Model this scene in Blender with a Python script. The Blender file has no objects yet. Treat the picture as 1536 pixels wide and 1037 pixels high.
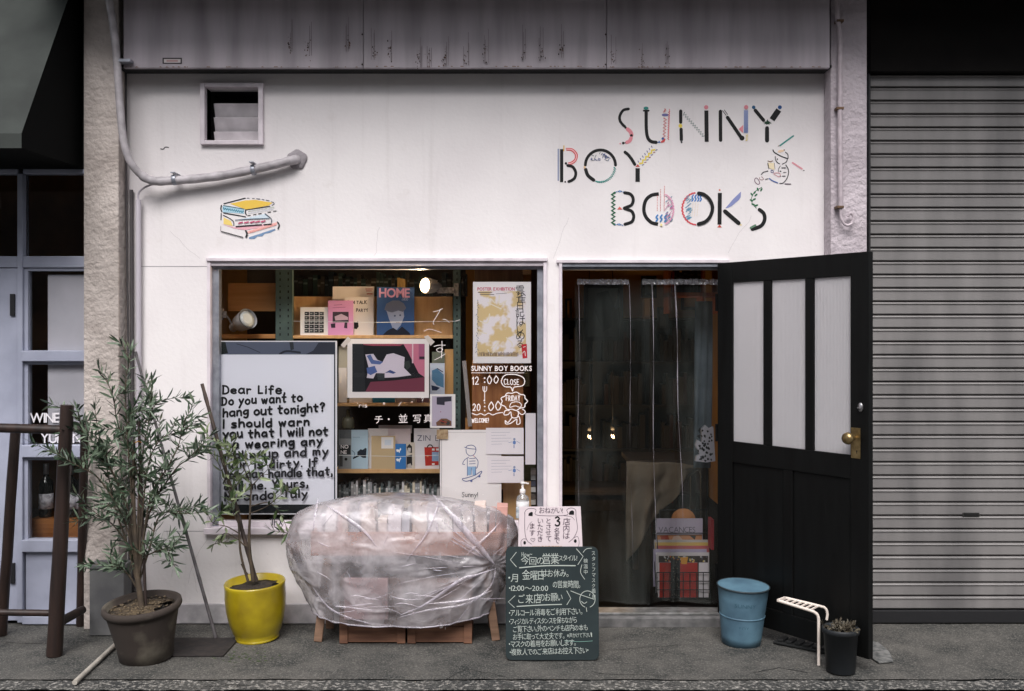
import bpy, math, random
import numpy as np
from mathutils import Vector, Matrix, noise
random.seed(7)
S = bpy.context.scene
# ---------------------------------------------------------------- camera
CY, CZ, F = 5.742, 1.665, 1493.0          # camera stands 5.74 m from the shop front, eye height 1.67 m
cam = bpy.data.cameras.new('camera'); camo = bpy.data.objects.new('camera', cam)
S.collection.objects.link(camo); S.camera = camo
camo.location = (0, -CY, CZ); camo.rotation_euler = (math.radians(90), 0, 0)
cam.sensor_width = 36; cam.lens = 36*F/1536; cam.shift_y = -16.5/1536; cam.clip_end = 200; cam.clip_start = .05
# ---------------------------------------------------------------- sky, sun, exposure
W = bpy.data.worlds.new('World'); S.world = W; W.use_nodes = True
nt = W.node_tree; nt.nodes.clear()
sky = nt.nodes.new('ShaderNodeTexSky'); sky.sky_type = 'NISHITA'; sky.sun_disc = False
sky.sun_elevation = math.radians(58); sky.sun_rotation = math.radians(172); sky.dust_density = 4; sky.air_density = 1
hs = nt.nodes.new('ShaderNodeHueSaturation'); hs.inputs['Saturation'].default_value = .32   # thin cloud cover
bg = nt.nodes.new('ShaderNodeBackground'); bg.inputs['Strength'].default_value = .11
wo = nt.nodes.new('ShaderNodeOutputWorld')
nt.links.new(sky.outputs[0], hs.inputs['Color']); nt.links.new(hs.outputs[0], bg.inputs[0]); nt.links.new(bg.outputs[0], wo.inputs[0])
sd = bpy.data.lights.new('sun', 'SUN'); sd.energy = 1.9; sd.angle = math.radians(32); sd.color = (1, .966, .962)
so = bpy.data.objects.new('sun', sd); S.collection.objects.link(so)
so.rotation_euler = (math.radians(42), 0, math.radians(-8))
S.view_settings.view_transform = 'Standard'; S.view_settings.look = 'None'
S.view_settings.exposure = 0.62; S.view_settings.gamma = 1; S.view_settings.use_curve_mapping = False
S.cycles.max_bounces = 10; S.cycles.transparent_max_bounces = 24

# ---------------------------------------------------------------- helpers
def P(px, py, Y):                          # a point of the photograph at depth Y
    d = Y+CY
    return Vector(((px-768)/F*d, Y, CZ-(py-502)/F*d))
def gnd(px, py, z=0):                      # where the ray meets the ground
    d = (CZ-z)*F/(py-502)
    return Vector(((px-768)/F*d, d-CY, z))
def lin(c):
    out = []
    for v in c[:3]:
        v /= 255.0
        out.append(v/12.92 if v <= .04045 else ((v+.055)/1.055)**2.4)
    return tuple(out)+(1,)
MATS = {}
def pm(name, col, rough=.6, metal=0, col2=None, scale=8, detail=4, bump=0, bscale=40, spec=.5, stretch=None, contrast=(.35, .65), dist=.004, coat=0, world=False):
    if name in MATS: return MATS[name]
    m = bpy.data.materials.new(name); m.use_nodes = True; n = m.node_tree.nodes; l = m.node_tree.links
    b = n['Principled BSDF']; c1 = lin(col)
    b.inputs['Base Color'].default_value = c1; b.inputs['Roughness'].default_value = rough
    b.inputs['Metallic'].default_value = metal; b.inputs['Specular IOR Level'].default_value = spec
    b.inputs['Coat Weight'].default_value = coat
    tc = n.new('ShaderNodeTexCoord'); mp = n.new('ShaderNodeMapping'); l.new(n.new('ShaderNodeNewGeometry').outputs['Position'] if world else tc.outputs['Object'], mp.inputs[0])
    if stretch: mp.inputs['Scale'].default_value = stretch
    if col2:
        no = n.new('ShaderNodeTexNoise'); no.inputs['Scale'].default_value = scale; no.inputs['Detail'].default_value = detail
        l.new(mp.outputs[0], no.inputs[0])
        r = n.new('ShaderNodeValToRGB'); r.color_ramp.elements[0].position = contrast[0]; r.color_ramp.elements[1].position = contrast[1]
        r.color_ramp.elements[0].color = lin(col2); r.color_ramp.elements[1].color = c1
        l.new(no.outputs[0], r.inputs[0]); l.new(r.outputs[0], b.inputs['Base Color'])
    if bump:
        nb = n.new('ShaderNodeTexNoise'); nb.inputs['Scale'].default_value = bscale; nb.inputs['Detail'].default_value = 6
        l.new(mp.outputs[0], nb.inputs[0])
        bp = n.new('ShaderNodeBump'); bp.inputs['Strength'].default_value = bump; bp.inputs['Distance'].default_value = dist
        l.new(nb.outputs[0], bp.inputs['Height']); l.new(bp.outputs[0], b.inputs['Normal'])
    MATS[name] = m; return m
def ink(c, rough=.6):
    k = 'ink_%02x%02x%02x_%d' % (int(c[0]), int(c[1]), int(c[2]), rough*10)
    return pm(k, c, rough, spec=.3)
C = S.collection
WO = {}                                    # world origin of each object made here
class MB:
    def __init__(s): s.v = []; s.f = []; s.m = []; s.sm = []; s.mats = []
    def mi(s, mat):
        if mat is None: return 0
        if mat not in s.mats: s.mats.append(mat)
        return s.mats.index(mat)
    def add(s, vs, fs, mat=None, smooth=False):
        o = len(s.v); k = s.mi(mat); s.v += [tuple(p) for p in vs]
        for f in fs: s.f.append(tuple(i+o for i in f)); s.m.append(k); s.sm.append(smooth)
        return s
    def box(s, x0, x1, y0, y1, z0, z1, mat=None, M=None):
        vs = [Vector(p) for p in ((x0,y0,z0),(x1,y0,z0),(x1,y1,z0),(x0,y1,z0),(x0,y0,z1),(x1,y0,z1),(x1,y1,z1),(x0,y1,z1))]
        if M: vs = [M @ p for p in vs]
        return s.add(vs, [(0,3,2,1),(4,5,6,7),(0,1,5,4),(1,2,6,5),(2,3,7,6),(3,0,4,7)], mat)
    def bar(s, a, b, w, h, mat=None, up=(0,0,1)):      # rectangular bar from a to b
        a = Vector(a); b = Vector(b); d = (b-a).normalized(); up = Vector(up)
        if abs(d.dot(up)) > .98: up = Vector((0,1,0))
        r = d.cross(up).normalized(); u = r.cross(d).normalized()
        vs = [q + r*w/2*sx + u*h/2*sz for q in (a, b) for sx, sz in ((-1,-1),(1,-1),(1,1),(-1,1))]
        return s.add(vs, [(0,1,2,3),(7,6,5,4),(0,4,5,1),(1,5,6,2),(2,6,7,3),(3,7,4,0)], mat)
    def tube(s, pts, rad, seg=10, mat=None, cap=True, jit=0):
        pts = [Vector(p) for p in pts]; n = len(pts)
        if not hasattr(rad, '__len__'): rad = [rad]*n
        vs = []; fs = []; prev = None
        for i, p in enumerate(pts):
            d = (pts[min(i+1,n-1)]-pts[max(i-1,0)]).normalized()
            if prev is None:
                r = d.cross(Vector((0,0,1)) if abs(d.z) < .9 else Vector((0,1,0))).normalized()
            else: r = (prev - d*prev.dot(d)).normalized()
            prev = r; u = d.cross(r)
            for k in range(seg):
                a = 2*math.pi*k/seg; rr = rad[i]*(1+jit*random.uniform(-1,1))
                vs.append(p+(r*math.cos(a)+u*math.sin(a))*rr)
        for i in range(n-1):
            for k in range(seg):
                k2 = (k+1) % seg; fs.append((i*seg+k, i*seg+k2, (i+1)*seg+k2, (i+1)*seg+k))
        s.add(vs, fs, mat, True)
        if cap: s.add(vs[:seg], [tuple(range(seg))[::-1]], mat); s.add(vs[-seg:], [tuple(range(seg))], mat)
        return s
    def lathe(s, prof, seg=40, mat=None, c=(0,0,0), fn=None):
        vs = []; fs = []; n = len(prof)
        for r, z in prof:
            for k in range(seg):
                a = 2*math.pi*k/seg; p = Vector((r*math.cos(a), r*math.sin(a), z))
                if fn: p = fn(p, a)
                vs.append(p+Vector(c))
        for i in range(n-1):
            for k in range(seg):
                k2 = (k+1) % seg; fs.append((i*seg+k, i*seg+k2, (i+1)*seg+k2, (i+1)*seg+k))
        if prof[0][0] > 1e-5: fs.append(tuple(range(seg))[::-1])
        if prof[-1][0] > 1e-5: fs.append(tuple((n-1)*seg+k for k in range(seg)))
        return s.add(vs, fs, mat, True)
    def prism(s, pts, y0, y1, mat=None):    # outline in x,z pushed from y0 to y1
        n = len(pts); vs = [(x, y0, z) for x, z in pts]+[(x, y1, z) for x, z in pts]
        return s.add(vs, [tuple(range(n))[::-1], tuple(range(n, 2*n))]+[(i, (i+1) % n, n+(i+1) % n, n+i) for i in range(n)], mat)
def tag(o, label=None, cat=None, group=None, kind=None):
    for k, v in (('label', label), ('category', cat), ('group', group), ('kind', kind)):
        if v: o[k] = v
    return o
def obj(name, mb, mat=None, parent=None, bevel=0, origin=None, local=False, label=None, kind=None):
    me = bpy.data.meshes.new(name)
    vs = mb.v
    if parent is not None: org = WO[parent.name]
    elif origin is not None: org = Vector(origin)
    else:
        a = np.array(vs); org = Vector(((a[:,0].min()+a[:,0].max())/2, (a[:,1].min()+a[:,1].max())/2, a[:,2].min()))
    if not local: vs = [(p[0]-org.x, p[1]-org.y, p[2]-org.z) for p in vs]
    me.from_pydata(vs, [], mb.f)
    if mb.mats:
        for m in mb.mats: me.materials.append(m)
        me.polygons.foreach_set('material_index', mb.m)
    else: me.materials.append(mat)
    me.polygons.foreach_set('use_smooth', mb.sm); me.update()
    o = bpy.data.objects.new(name, me); C.objects.link(o)
    if parent is not None: o.parent = parent
    elif not local or origin is not None: o.location = org
    WO[o.name] = org
    if bevel:
        b = o.modifiers.new('bevel', 'BEVEL'); b.width = bevel; b.segments = 2; b.limit_method = 'ANGLE'
    if label: o['label'] = label
    if kind: o['kind'] = kind
    return o
def thing(name, loc, label, cat, group=None, rot=0):
    o = bpy.data.objects.new(name, None); C.objects.link(o); o.location = loc; o.rotation_euler = (0,0,rot)
    o.empty_display_size = .1; WO[o.name] = Vector(loc)
    return tag(o, label, cat, group)
def pbox(px0, px1, py0, py1, Ya, Yb):       # box whose FRONT face covers that rectangle of the photograph
    a = P(px0, py1, Ya); b = P(px1, py0, Ya)
    return a.x, b.x, Ya, Yb, a.z, b.z
def spl(pts, n=6):                          # Catmull-Rom through pts
    if len(pts) < 3: return [tuple(p) for p in pts]
    q = [pts[0]]+list(pts)+[pts[-1]]; out = []
    for i in range(1, len(q)-2):
        p0, p1, p2, p3 = (np.array(t, float) for t in q[i-1:i+3])
        for k in range(n):
            t = k/n; out.append(tuple(.5*((2*p1)+(-p0+p2)*t+(2*p0-5*p1+4*p2-p3)*t*t+(-p0+3*p1-3*p2+p3)*t**3)))
    out.append(tuple(float(v) for v in pts[-1])); return out
# ---- flat print: strokes and patches laid one above the other on a sheet
class Pr:
    def __init__(s, fmap=None, Y=0, step=.00008, start=.0006):
        s.mb = MB(); s.h = start; s.st = step
        s.f = fmap or (lambda u, v, h: P(u, v, Y)-Vector((0, h, 0)))
    def poly(s, pts, c):
        m = c if not isinstance(c, tuple) else ink(c)
        s.mb.add([s.f(u, v, s.h) for u, v in pts], [tuple(range(len(pts)))], m); s.h += s.st; return s
    def rect(s, x0, y0, x1, y1, c): return s.poly([(x0,y1),(x1,y1),(x1,y0),(x0,y0)], c)
    def circ(s, x, y, r, c, ry=None, n=14):
        ry = ry or r
        return s.poly([(x+r*math.cos(2*math.pi*k/n), y+ry*math.sin(2*math.pi*k/n)) for k in range(n)], c)
    def line(s, pts, w, c, smooth=True, square=False, closed=False):
        m = c if not isinstance(c, tuple) else ink(c)
        if closed: pts = list(pts)+[pts[0]]
        pts = spl(pts) if smooth and len(pts) > 2 else [tuple(p) for p in pts]
        q = [pts[0]]
        for p in pts[1:]:
            if abs(p[0]-q[-1][0])+abs(p[1]-q[-1][1]) > 1e-6: q.append(p)
        if len(q) < 2: return s.circ(q[0][0], q[0][1], w/2, c, n=8)
        n = len(q); L = []; R = []
        for i in range(n):
            a = q[max(i-1,0)]; b = q[min(i+1,n-1)]; dx, dy = b[0]-a[0], b[1]-a[1]; l = math.hypot(dx, dy) or 1
            nx, ny = -dy/l*w/2, dx/l*w/2
            L.append((q[i][0]+nx, q[i][1]+ny)); R.append((q[i][0]-nx, q[i][1]-ny))
        vs = []; 
        for i in range(n):
            hh = s.h + s.st*.9*i/n
            vs += [s.f(L[i][0], L[i][1], hh), s.f(R[i][0], R[i][1], hh)]
        s.mb.add(vs, [(2*i, 2*i+1, 2*i+3, 2*i+2) for i in range(n-1)], m)
        if not square:
            for e, (p, qn) in enumerate(((q[0], q[1]), (q[-1], q[-2]))):
                ang = math.atan2(p[1]-qn[1], p[0]-qn[0]); hh = s.h+(s.st*.9*(n-1)/n if e else 0)
                s.mb.add([s.f(p[0]+w/2*math.cos(ang+t), p[1]+w/2*math.sin(ang+t), hh) for t in (-1.57,-.8,0,.8,1.57)], [(0,1,2,3,4)], m)
        s.h += s.st; return s
    def zig(s, a, b, amp, n, w, c):
        dx, dy = b[0]-a[0], b[1]-a[1]; l = math.hypot(dx, dy)
        return s.line([(a[0]+dx*i/n-dy/l*amp*(1 if i % 2 else -1), a[1]+dy*i/n+dx/l*amp*(1 if i % 2 else -1)) for i in range(n+1)], w, c, smooth=False)
    def hand(s, text, x, y, h, w, c, sx=1, jit=.04, slope=0, gap=.22):   # stroke handwriting, y = baseline, h = capital height
        for ch in text:
            if ch == ' ': x += h*.42*sx; continue
            g = GL.get(ch) 
            if not g: continue
            j = lambda: random.uniform(-jit, jit)*h
            oy = j(); k = 1+random.uniform(-jit, jit); mx = 0
            for st in g:
                pts = [(x+a/10*h*sx*k+j()*.4, y+oy-b/10*h*k+j()*.4+slope*(a/10*h)) for a, b in st]
                mx = max(mx, max(a for a, b in st)); s.line(pts, w, c)
            x += (mx/10+gap)*h*sx; y += slope*(mx/10+gap)*h*sx
        return x
    def font(s, text, x, y, h, c, bold=-.003, sx=1, jit=0, vert=False, gap=.06, slope=0, adv=None):
        m = c if not isinstance(c, tuple) else ink(c)
        for ch in text:
            if ch == ' ': x += h*.45*sx; continue
            vs, fs, x0, x1 = glyph(ch, bold)
            a = random.uniform(-jit, jit); ca, sa = math.cos(a), math.sin(a); k = 1+random.uniform(-jit, jit)
            cw = x1-x0; ox = x+(h*sx*(1-cw)/2 if vert else 0)
            pts = []
            for u, v in vs:
                u = (u-x0)*sx*k; v = v*k; pts.append(s.f(ox+(u*ca-v*sa)*h, y-(u*sa+v*ca)*h+slope*0, s.h))
            s.mb.add(pts, fs, m)
            if vert: y += h*(1.05 if adv is None else adv)
            else: x += (cw*sx+gap)*h if adv is None else adv*h; y += slope*(cw*sx+gap)*h
        s.h += s.st; return x
    def build(s, name='print', parent=None, **k): return obj(name, s.mb, None, parent, **k)
GC = {}
def glyph(ch, bold=0):
    key = (ch, bold)
    if key in GC: return GC[key]
    cu = bpy.data.curves.new('g', 'FONT'); cu.body = ch; cu.size = 1.3; cu.offset = bold; cu.resolution_u = 3; cu.fill_mode = 'FRONT'
    o = bpy.data.objects.new('g', cu); C.objects.link(o)
    dg = bpy.context.evaluated_depsgraph_get(); me = bpy.data.meshes.new_from_object(o.evaluated_get(dg))
    vs = [(v.co.x, v.co.y) for v in me.vertices]; fs = [tuple(p.vertices) for p in me.polygons]
    bpy.data.objects.remove(o); bpy.data.curves.remove(cu); bpy.data.meshes.remove(me)
    if not vs: GC[key] = ([(0,0)], [], 0, .3)
    else: GC[key] = (vs, fs, min(v[0] for v in vs), max(v[0] for v in vs))
    return GC[key]
def _g(t): return [[tuple(float(q) for q in p.split(',')) for p in st.split()] for st in t.split('|')]
GL = {k: _g(v) for k, v in {
 'a':'4.6,5 2.5,6 .5,4.5 .3,1.8 2,0 4.4,1.5|4.6,5.8 4.6,3 4.9,0', 'b':'.3,10 .3,0|.3,4.5 2.5,6 4.6,4.3 4.4,1 2.2,0 .3,1', 'c':'4.3,5 2.4,6 .4,4 .5,1.2 2.5,0 4.4,1',
 'd':'4.6,10 4.6,0|4.6,4.6 2.5,6 .4,4 .4,1.4 2.2,0 4.6,1.4', 'e':'.4,3.2 4.4,3.4 3.8,5.6 2,6 .3,4 .6,1 2.6,0 4.5,1', 'f':'4.2,9.4 2.6,10 1.8,8.5 1.8,0|.2,5.8 3.8,6',
 'g':'4.5,5.2 2.4,6 .4,4 .8,1.6 2.6,1.2 4.5,2.6|4.6,6 4.6,-1.5 3,-3.6 .8,-3', 'h':'.3,10 .3,0|.3,4 2.3,6 4.1,4.8 4.3,0', 'i':'.5,6 .5,0|.5,8.4 .6,8.7', 'j':'2,6 2,-2 .3,-3.4|2,8.4 2.1,8.7',
 'k':'.3,10 .3,0|4,6 .4,2.8|1.6,3.6 4.4,0', 'l':'.5,10 .5,0', 'm':'.3,6 .3,0|.3,4.5 1.8,6 3,4.8 3.1,0|3.1,4.5 4.6,6 5.9,4.8 6,0', 'n':'.3,6 .3,0|.3,4.2 2.4,6 4,4.8 4.2,0',
 'o':'2.5,6 .5,4.4 .4,1.6 2.4,0 4.5,1.6 4.4,4.6 2.5,6', 'p':'.3,6 .3,-4|.3,4.6 2.5,6 4.6,4.4 4.3,1.2 2.2,.2 .3,1.2', 'q':'4.5,6 4.5,-4|4.5,4.6 2.4,6 .4,4 .6,1 2.6,.2 4.5,1.4',
 'r':'.3,6 .3,0|.3,3.8 2,5.8 3.6,5.4', 's':'3.8,5.3 2,6 .5,4.7 2,3.2 3.9,1.9 2.6,.1 .2,.7', 't':'1.8,9 1.8,1 3.4,.2|.1,6.1 3.9,6.2', 'u':'.4,6 .5,1.4 2.2,0 4.2,1.6|4.4,6 4.5,0',
 'v':'.2,6 2.3,0|2.3,0 4.5,6', 'w':'.2,6 1.6,0|1.6,0 3.1,5|3.1,5 4.6,0|4.6,0 6,6', 'x':'.3,6 4.3,0|4.2,6 .2,0', 'y':'.3,6 2.5,1|4.6,6 2.3,0 .5,-4', 'z':'.3,6 4.3,6|4.3,6 .3,0|.3,0 4.5,0',
 'A':'.2,0 3,10|3,10 5.8,0|1.2,3.6 4.8,3.6', 'B':'.5,10 .5,0|.5,10 3.6,9.4 4.2,7 .6,5.4|.6,5.4 4.2,5 5,2.4 3.6,.3 .5,0', 'C':'5,8.6 3,10 .6,7.8 .4,3 2.4,0 5.1,1.4', 'D':'.5,10 .5,0|.2,9.9 3.2,9.4 5.2,6.5 4.9,2.2 2.8,.2 .2,0',
 'E':'.5,10 .5,0|.5,10 4.4,10|.5,5.2 3.8,5.2|.5,0 4.6,0', 'F':'.5,10 .5,0|.5,10 4.4,10|.5,5.2 3.6,5.2', 'H':'.5,10 .5,0|4.8,10 4.8,0|.5,5 4.8,5.2', 'I':'.6,10 .6,0', 'J':'4,10 4,2 2.4,0 .3,1.6|1.6,10 5.6,10',
 'K':'.5,10 .5,0|4.6,10 .6,4.6|1.6,5.6 4.9,0', 'L':'.5,10 .5,0|.5,0 4.2,.2', 'M':'.4,0 .8,10|.8,10 3.2,3.4|3.2,3.4 5.6,10|5.6,10 6,0', 'N':'.5,0 .5,10|.5,10 4.8,0|4.8,0 4.8,10', 'O':'3,10 .6,7.6 .5,2.6 2.8,0 5.3,2.4 5.4,7.4 3,10',
 'P':'.5,10 .5,0|.5,10 3.8,9.4 4.4,7 3.4,5 .5,4.6', 'R':'.5,10 .5,0|.5,10 3.8,9.4 4.2,7 3,5.2 .5,4.8|2.2,4.9 4.8,0', 'S':'4.6,8.8 2.6,10 .7,8 2.2,5.6 4.5,3.4 3.6,.6 1.8,0 .3,1.2', 'T':'2.6,10 2.6,0|.1,10 5.2,10',
 'U':'.5,10 .6,2.4 2.7,0 4.9,2.4|4.9,2.4 5,10', 'V':'.2,10 2.8,0|2.8,0 5.3,10', 'W':'.2,10 1.9,0|1.9,0 3.6,8|3.6,8 5.3,0|5.3,0 7,10', 'X':'.3,10 4.9,0|4.8,10 .2,0', 'Y':'.2,10 2.6,5|5,10 2.6,5|2.6,5 2.6,0', 'Z':'.3,10 4.8,10|4.8,10 .3,0|.3,0 5,0', 'G':'5,8.6 3,10 .6,7.8 .4,3 2.4,0 5,1.4 5,4.6|3,4.6 5.3,4.6',
 '0':'2.7,10 .6,7.6 .5,2.6 2.6,0 4.8,2.4 4.9,7.4 2.7,10', '1':'.3,8 1.8,10|1.8,10 1.8,0', '2':'.5,8 2.4,10 4.5,8 3.6,4.6 .4,0|.4,0 5,0', '3':'.6,9 2.6,10 4.2,8 2.2,5.4|2.2,5.4 4.6,4 4.2,1 2,0 .4,1.2', ':':'.5,7 .6,7.2|.5,2 .6,2.2', ',':'.8,.8 .9,-.8 .2,-2', '.':'.4,0 .6,.2',
 '?':'.4,8 2.2,10 4.2,8.2 2.4,5 2.2,3|2.2,.2 2.3,.4', '!':'.5,10 .5,3.2|.5,.2 .6,.4', '-':'.2,3.4 3.6,3.6', "'":'.5,10 .4,8', '~':'0,4 1.4,5.6 3,4 4.6,5.4'}.items()}
BLACK = (18,18,20)
# ---------------------------------------------------------------- materials
def wall_paint():
    m = pm('white_painted_wall', (233,228,228), .7, col2=(222,216,217), scale=1.6, contrast=(.3,.6), bump=.45, bscale=45, dist=.003)
    n = m.node_tree.nodes; l = m.node_tree.links; b = n['Principled BSDF']; src = b.inputs['Base Color'].links[0].from_socket
    tc = n.new('ShaderNodeTexCoord'); 
    for (sc, stv, lo, hi, col, amt) in ((3.0, (4,1,.22), .56, .80, (176,168,164), .24), (26, (1,1,1), .66, .74, (170,162,156), .35), (7, (1,1,1), .60, .85, (198,188,182), .4)):
        mp = n.new('ShaderNodeMapping'); mp.inputs['Scale'].default_value = stv; l.new(tc.outputs['Object'], mp.inputs[0])
        no = n.new('ShaderNodeTexNoise'); no.inputs['Scale'].default_value = sc; no.inputs['Detail'].default_value = 9; no.inputs['Roughness'].default_value = .65; l.new(mp.outputs[0], no.inputs[0])
        r = n.new('ShaderNodeMapRange'); r.inputs[1].default_value = lo; r.inputs[2].default_value = hi; r.inputs[3].default_value = 0; r.inputs[4].default_value = amt; l.new(no.outputs[0], r.inputs[0])
        mx = n.new('ShaderNodeMix'); mx.data_type = 'RGBA'; l.new(r.outputs[0], mx.inputs['Factor']); l.new(src, mx.inputs['A']); mx.inputs['B'].default_value = lin(col); src = mx.outputs['Result']
    l.new(src, b.inputs['Base Color']); return m
M_wall = wall_paint()
M_plinth = pm('plinth_paint', (196,190,194), .75, col2=(150,148,150), scale=9, bump=.3, bscale=50)
M_trim = pm('white_gloss_trim', (226,216,222), .45, col2=(205,196,202), scale=12)
M_alu = pm('grey_aluminium', (165,168,178), .4, metal=.5, col2=(140,143,152), scale=20)
M_fascia = pm('fascia_sheet', (184,175,182), .5, col2=(146,138,144), scale=2.2, stretch=(3.5,1,.35), contrast=(.3,.62), bump=.05, bscale=10)
M_dark = pm('dark_soffit', (30,31,31), .9)
M_stucco = pm('rough_stucco', (196,186,180), .85, col2=(168,158,152), scale=5, bump=1, bscale=42, dist=.012)
M_shut = pm('shutter_steel', (134,131,130), .5, metal=.15, col2=(104,102,102), scale=2.6, stretch=(1.6,1,.35), detail=9, contrast=(.32,.62), bump=.08, bscale=90, world=True)
M_black = pm('black_painted_wood', (13,14,14), .5, col2=(8,8,8), scale=3, stretch=(8,8,.8), bump=.1, bscale=30, spec=.22)
def ground_mat(name, ca, cb, speck, sscale, bump, dist):
    m = bpy.data.materials.new(name); m.use_nodes = True; n = m.node_tree.nodes; l = m.node_tree.links; b = n['Principled BSDF']
    tc = n.new('ShaderNodeTexCoord')
    n1 = n.new('ShaderNodeTexNoise'); n1.inputs['Scale'].default_value = 2.6; n1.inputs['Detail'].default_value = 12; n1.inputs['Roughness'].default_value = .72; l.new(tc.outputs['Object'], n1.inputs[0])
    r1 = n.new('ShaderNodeValToRGB'); r1.color_ramp.elements[0].position = .38; r1.color_ramp.elements[1].position = .62
    r1.color_ramp.elements[0].color = lin(ca); r1.color_ramp.elements[1].color = lin(cb); l.new(n1.outputs[0], r1.inputs[0])
    n2 = n.new('ShaderNodeTexNoise'); n2.inputs['Scale'].default_value = sscale; n2.inputs['Detail'].default_value = 3; l.new(tc.outputs['Object'], n2.inputs[0])
    r2 = n.new('ShaderNodeValToRGB'); r2.color_ramp.elements[0].position = .5; r2.color_ramp.elements[1].position = .72
    r2.color_ramp.elements[0].color = (0,0,0,1); r2.color_ramp.elements[1].color = (1,1,1,1); l.new(n2.outputs[0], r2.inputs[0])
    mx = n.new('ShaderNodeMix'); mx.data_type = 'RGBA'; l.new(r2.outputs[0], mx.inputs['Factor']); l.new(r1.outputs[0], mx.inputs['A']); mx.inputs['B'].default_value = lin(speck)
    l.new(mx.outputs['Result'], b.inputs['Base Color']); b.inputs['Roughness'].default_value = .88
    n3 = n.new('ShaderNodeTexNoise'); n3.inputs['Scale'].default_value = sscale*.8; n3.inputs['Detail'].default_value = 8; l.new(tc.outputs['Object'], n3.inputs[0])
    bp = n.new('ShaderNodeBump'); bp.inputs['Strength'].default_value = bump; bp.inputs['Distance'].default_value = dist
    l.new(n3.outputs[0], bp.inputs['Height']); l.new(bp.outputs[0], b.inputs['Normal']); return m
M_conc = ground_mat('worn_concrete', (36,39,38), (84,82,78), (116,113,108), 130, .5, .006)
M_asph = ground_mat('coarse_asphalt', (38,41,43), (56,59,60), (175,172,168), 60, .9, .02)
M_kerb = ground_mat('exposed_aggregate', (48,50,50), (78,77,74), (164,160,154), 60, 1, .03)
def glass_mat(name, tint=(1,1,1), refl=.05, rough=0.0):
    m = bpy.data.materials.new(name); m.use_nodes = True; n = m.node_tree.nodes; l = m.node_tree.links; n.clear()
    o = n.new('ShaderNodeOutputMaterial'); mx = n.new('ShaderNodeMixShader'); t = n.new('ShaderNodeBsdfTransparent'); t.inputs[0].default_value = (*tint, 1)
    g = n.new('ShaderNodeBsdfGlossy'); g.inputs['Roughness'].default_value = rough
    fr = n.new('ShaderNodeFresnel'); fr.inputs[0].default_value = 1.27
    ad = n.new('ShaderNodeMath'); ad.operation = 'ADD'; ad.inputs[1].default_value = refl; l.new(fr.outputs[0], ad.inputs[0])
    l.new(ad.outputs[0], mx.inputs[0]); l.new(t.outputs[0], mx.inputs[1]); l.new(g.outputs[0], mx.inputs[2]); l.new(mx.outputs[0], o.inputs[0]); return m
M_glass = glass_mat('window_glass', (.985,.995,.99), .008)

# ---------------------------------------------------------------- ground
def gridsheet(x0, x1, y0, y1, z, nx, ny, fn=None):
    mb = MB(); vs = []; fs = []
    for j in range(ny+1):
        for i in range(nx+1):
            x = x0+(x1-x0)*i/nx; y = y0+(y1-y0)*j/ny
            vs.append((x, y, z+(fn(x, y) if fn else 0)))
    for j in range(ny):
        for i in range(nx):
            a = j*(nx+1)+i; fs.append((a, a+1, a+nx+2, a+nx+1))
    return mb.add(vs, fs, None, True)
kerb_y = gnd(500, 1018).y
def pav(x, y):
    return .004*noise.noise((x*3, y*3, 0)) + .0025*noise.noise((x*11, y*11, 3)) - .004
pb = gridsheet(-6, 6, kerb_y, .02, 0, 260, 30, pav)
pvt = obj('pavement', pb, M_conc, origin=(0,0,0), kind='structure')
cr = MB()
def crack(pts, w):
    q = [gnd(x, y) for x, y in pts]; out = []
    for a, b in zip(q, q[1:]):
        for k in range(5):
            t = k/5; p = a.lerp(b, t); out.append(p+Vector((random.uniform(-.004,.004), random.uniform(-.006,.006), .0)))
    out.append(q[-1])
    vs = []
    for i, p in enumerate(out):
        ww = w*random.uniform(.4, 1.2)*(0.15 if i in (0, len(out)-1) else 1)
        zz = pav(p.x, p.y)+.0012
        vs += [(p.x, p.y-ww, zz), (p.x, p.y+ww, zz)]
    cr.add(vs, [(2*i, 2*i+2, 2*i+3, 2*i+1) for i in range(len(out)-1)])
crack([(660,1022),(700,1003),(760,1015)], .005); crack([(1128,1008),(1170,1001),(1215,1009)], .006)
crack([(300,1028),(345,1026),(372,1027)], .004); crack([(872,1000),(900,1010),(1010,1013)], .003)
crack([(1013,898),(1030,960),(1022,1010)], .002) if 0 else None
crack([(320,1000),(328,985),(338,966)], .006); crack([(373,1001),(376,993),(392,992)], .003)
crack([(0,962),(70,966),(150,960)], .003); crack([(905,975),(1040,965)], .002)
obj('crack', cr, pm('crack_dirt', (26,26,26), .9), pvt, kind='stuff')
# hairline cracks in the painted render
hc = Pr(Y=0, start=.0006)
def hair(x, y, dx, dy, n, w=.28):
    pts = [(x, y)]
    for _ in range(n): x += dx+random.uniform(-3,3); y += dy+random.uniform(-3,3); pts.append((x, y))
    return pts
HAIR = [hair(312,800,-4,9,9), hair(300,388,-7,-6,6), hair(830,388,3,-9,7), hair(1092,380,5,-10,6), hair(560,385,2,-8,5), hair(230,600,1,14,8), hair(290,860,3,8,4)]
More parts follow.
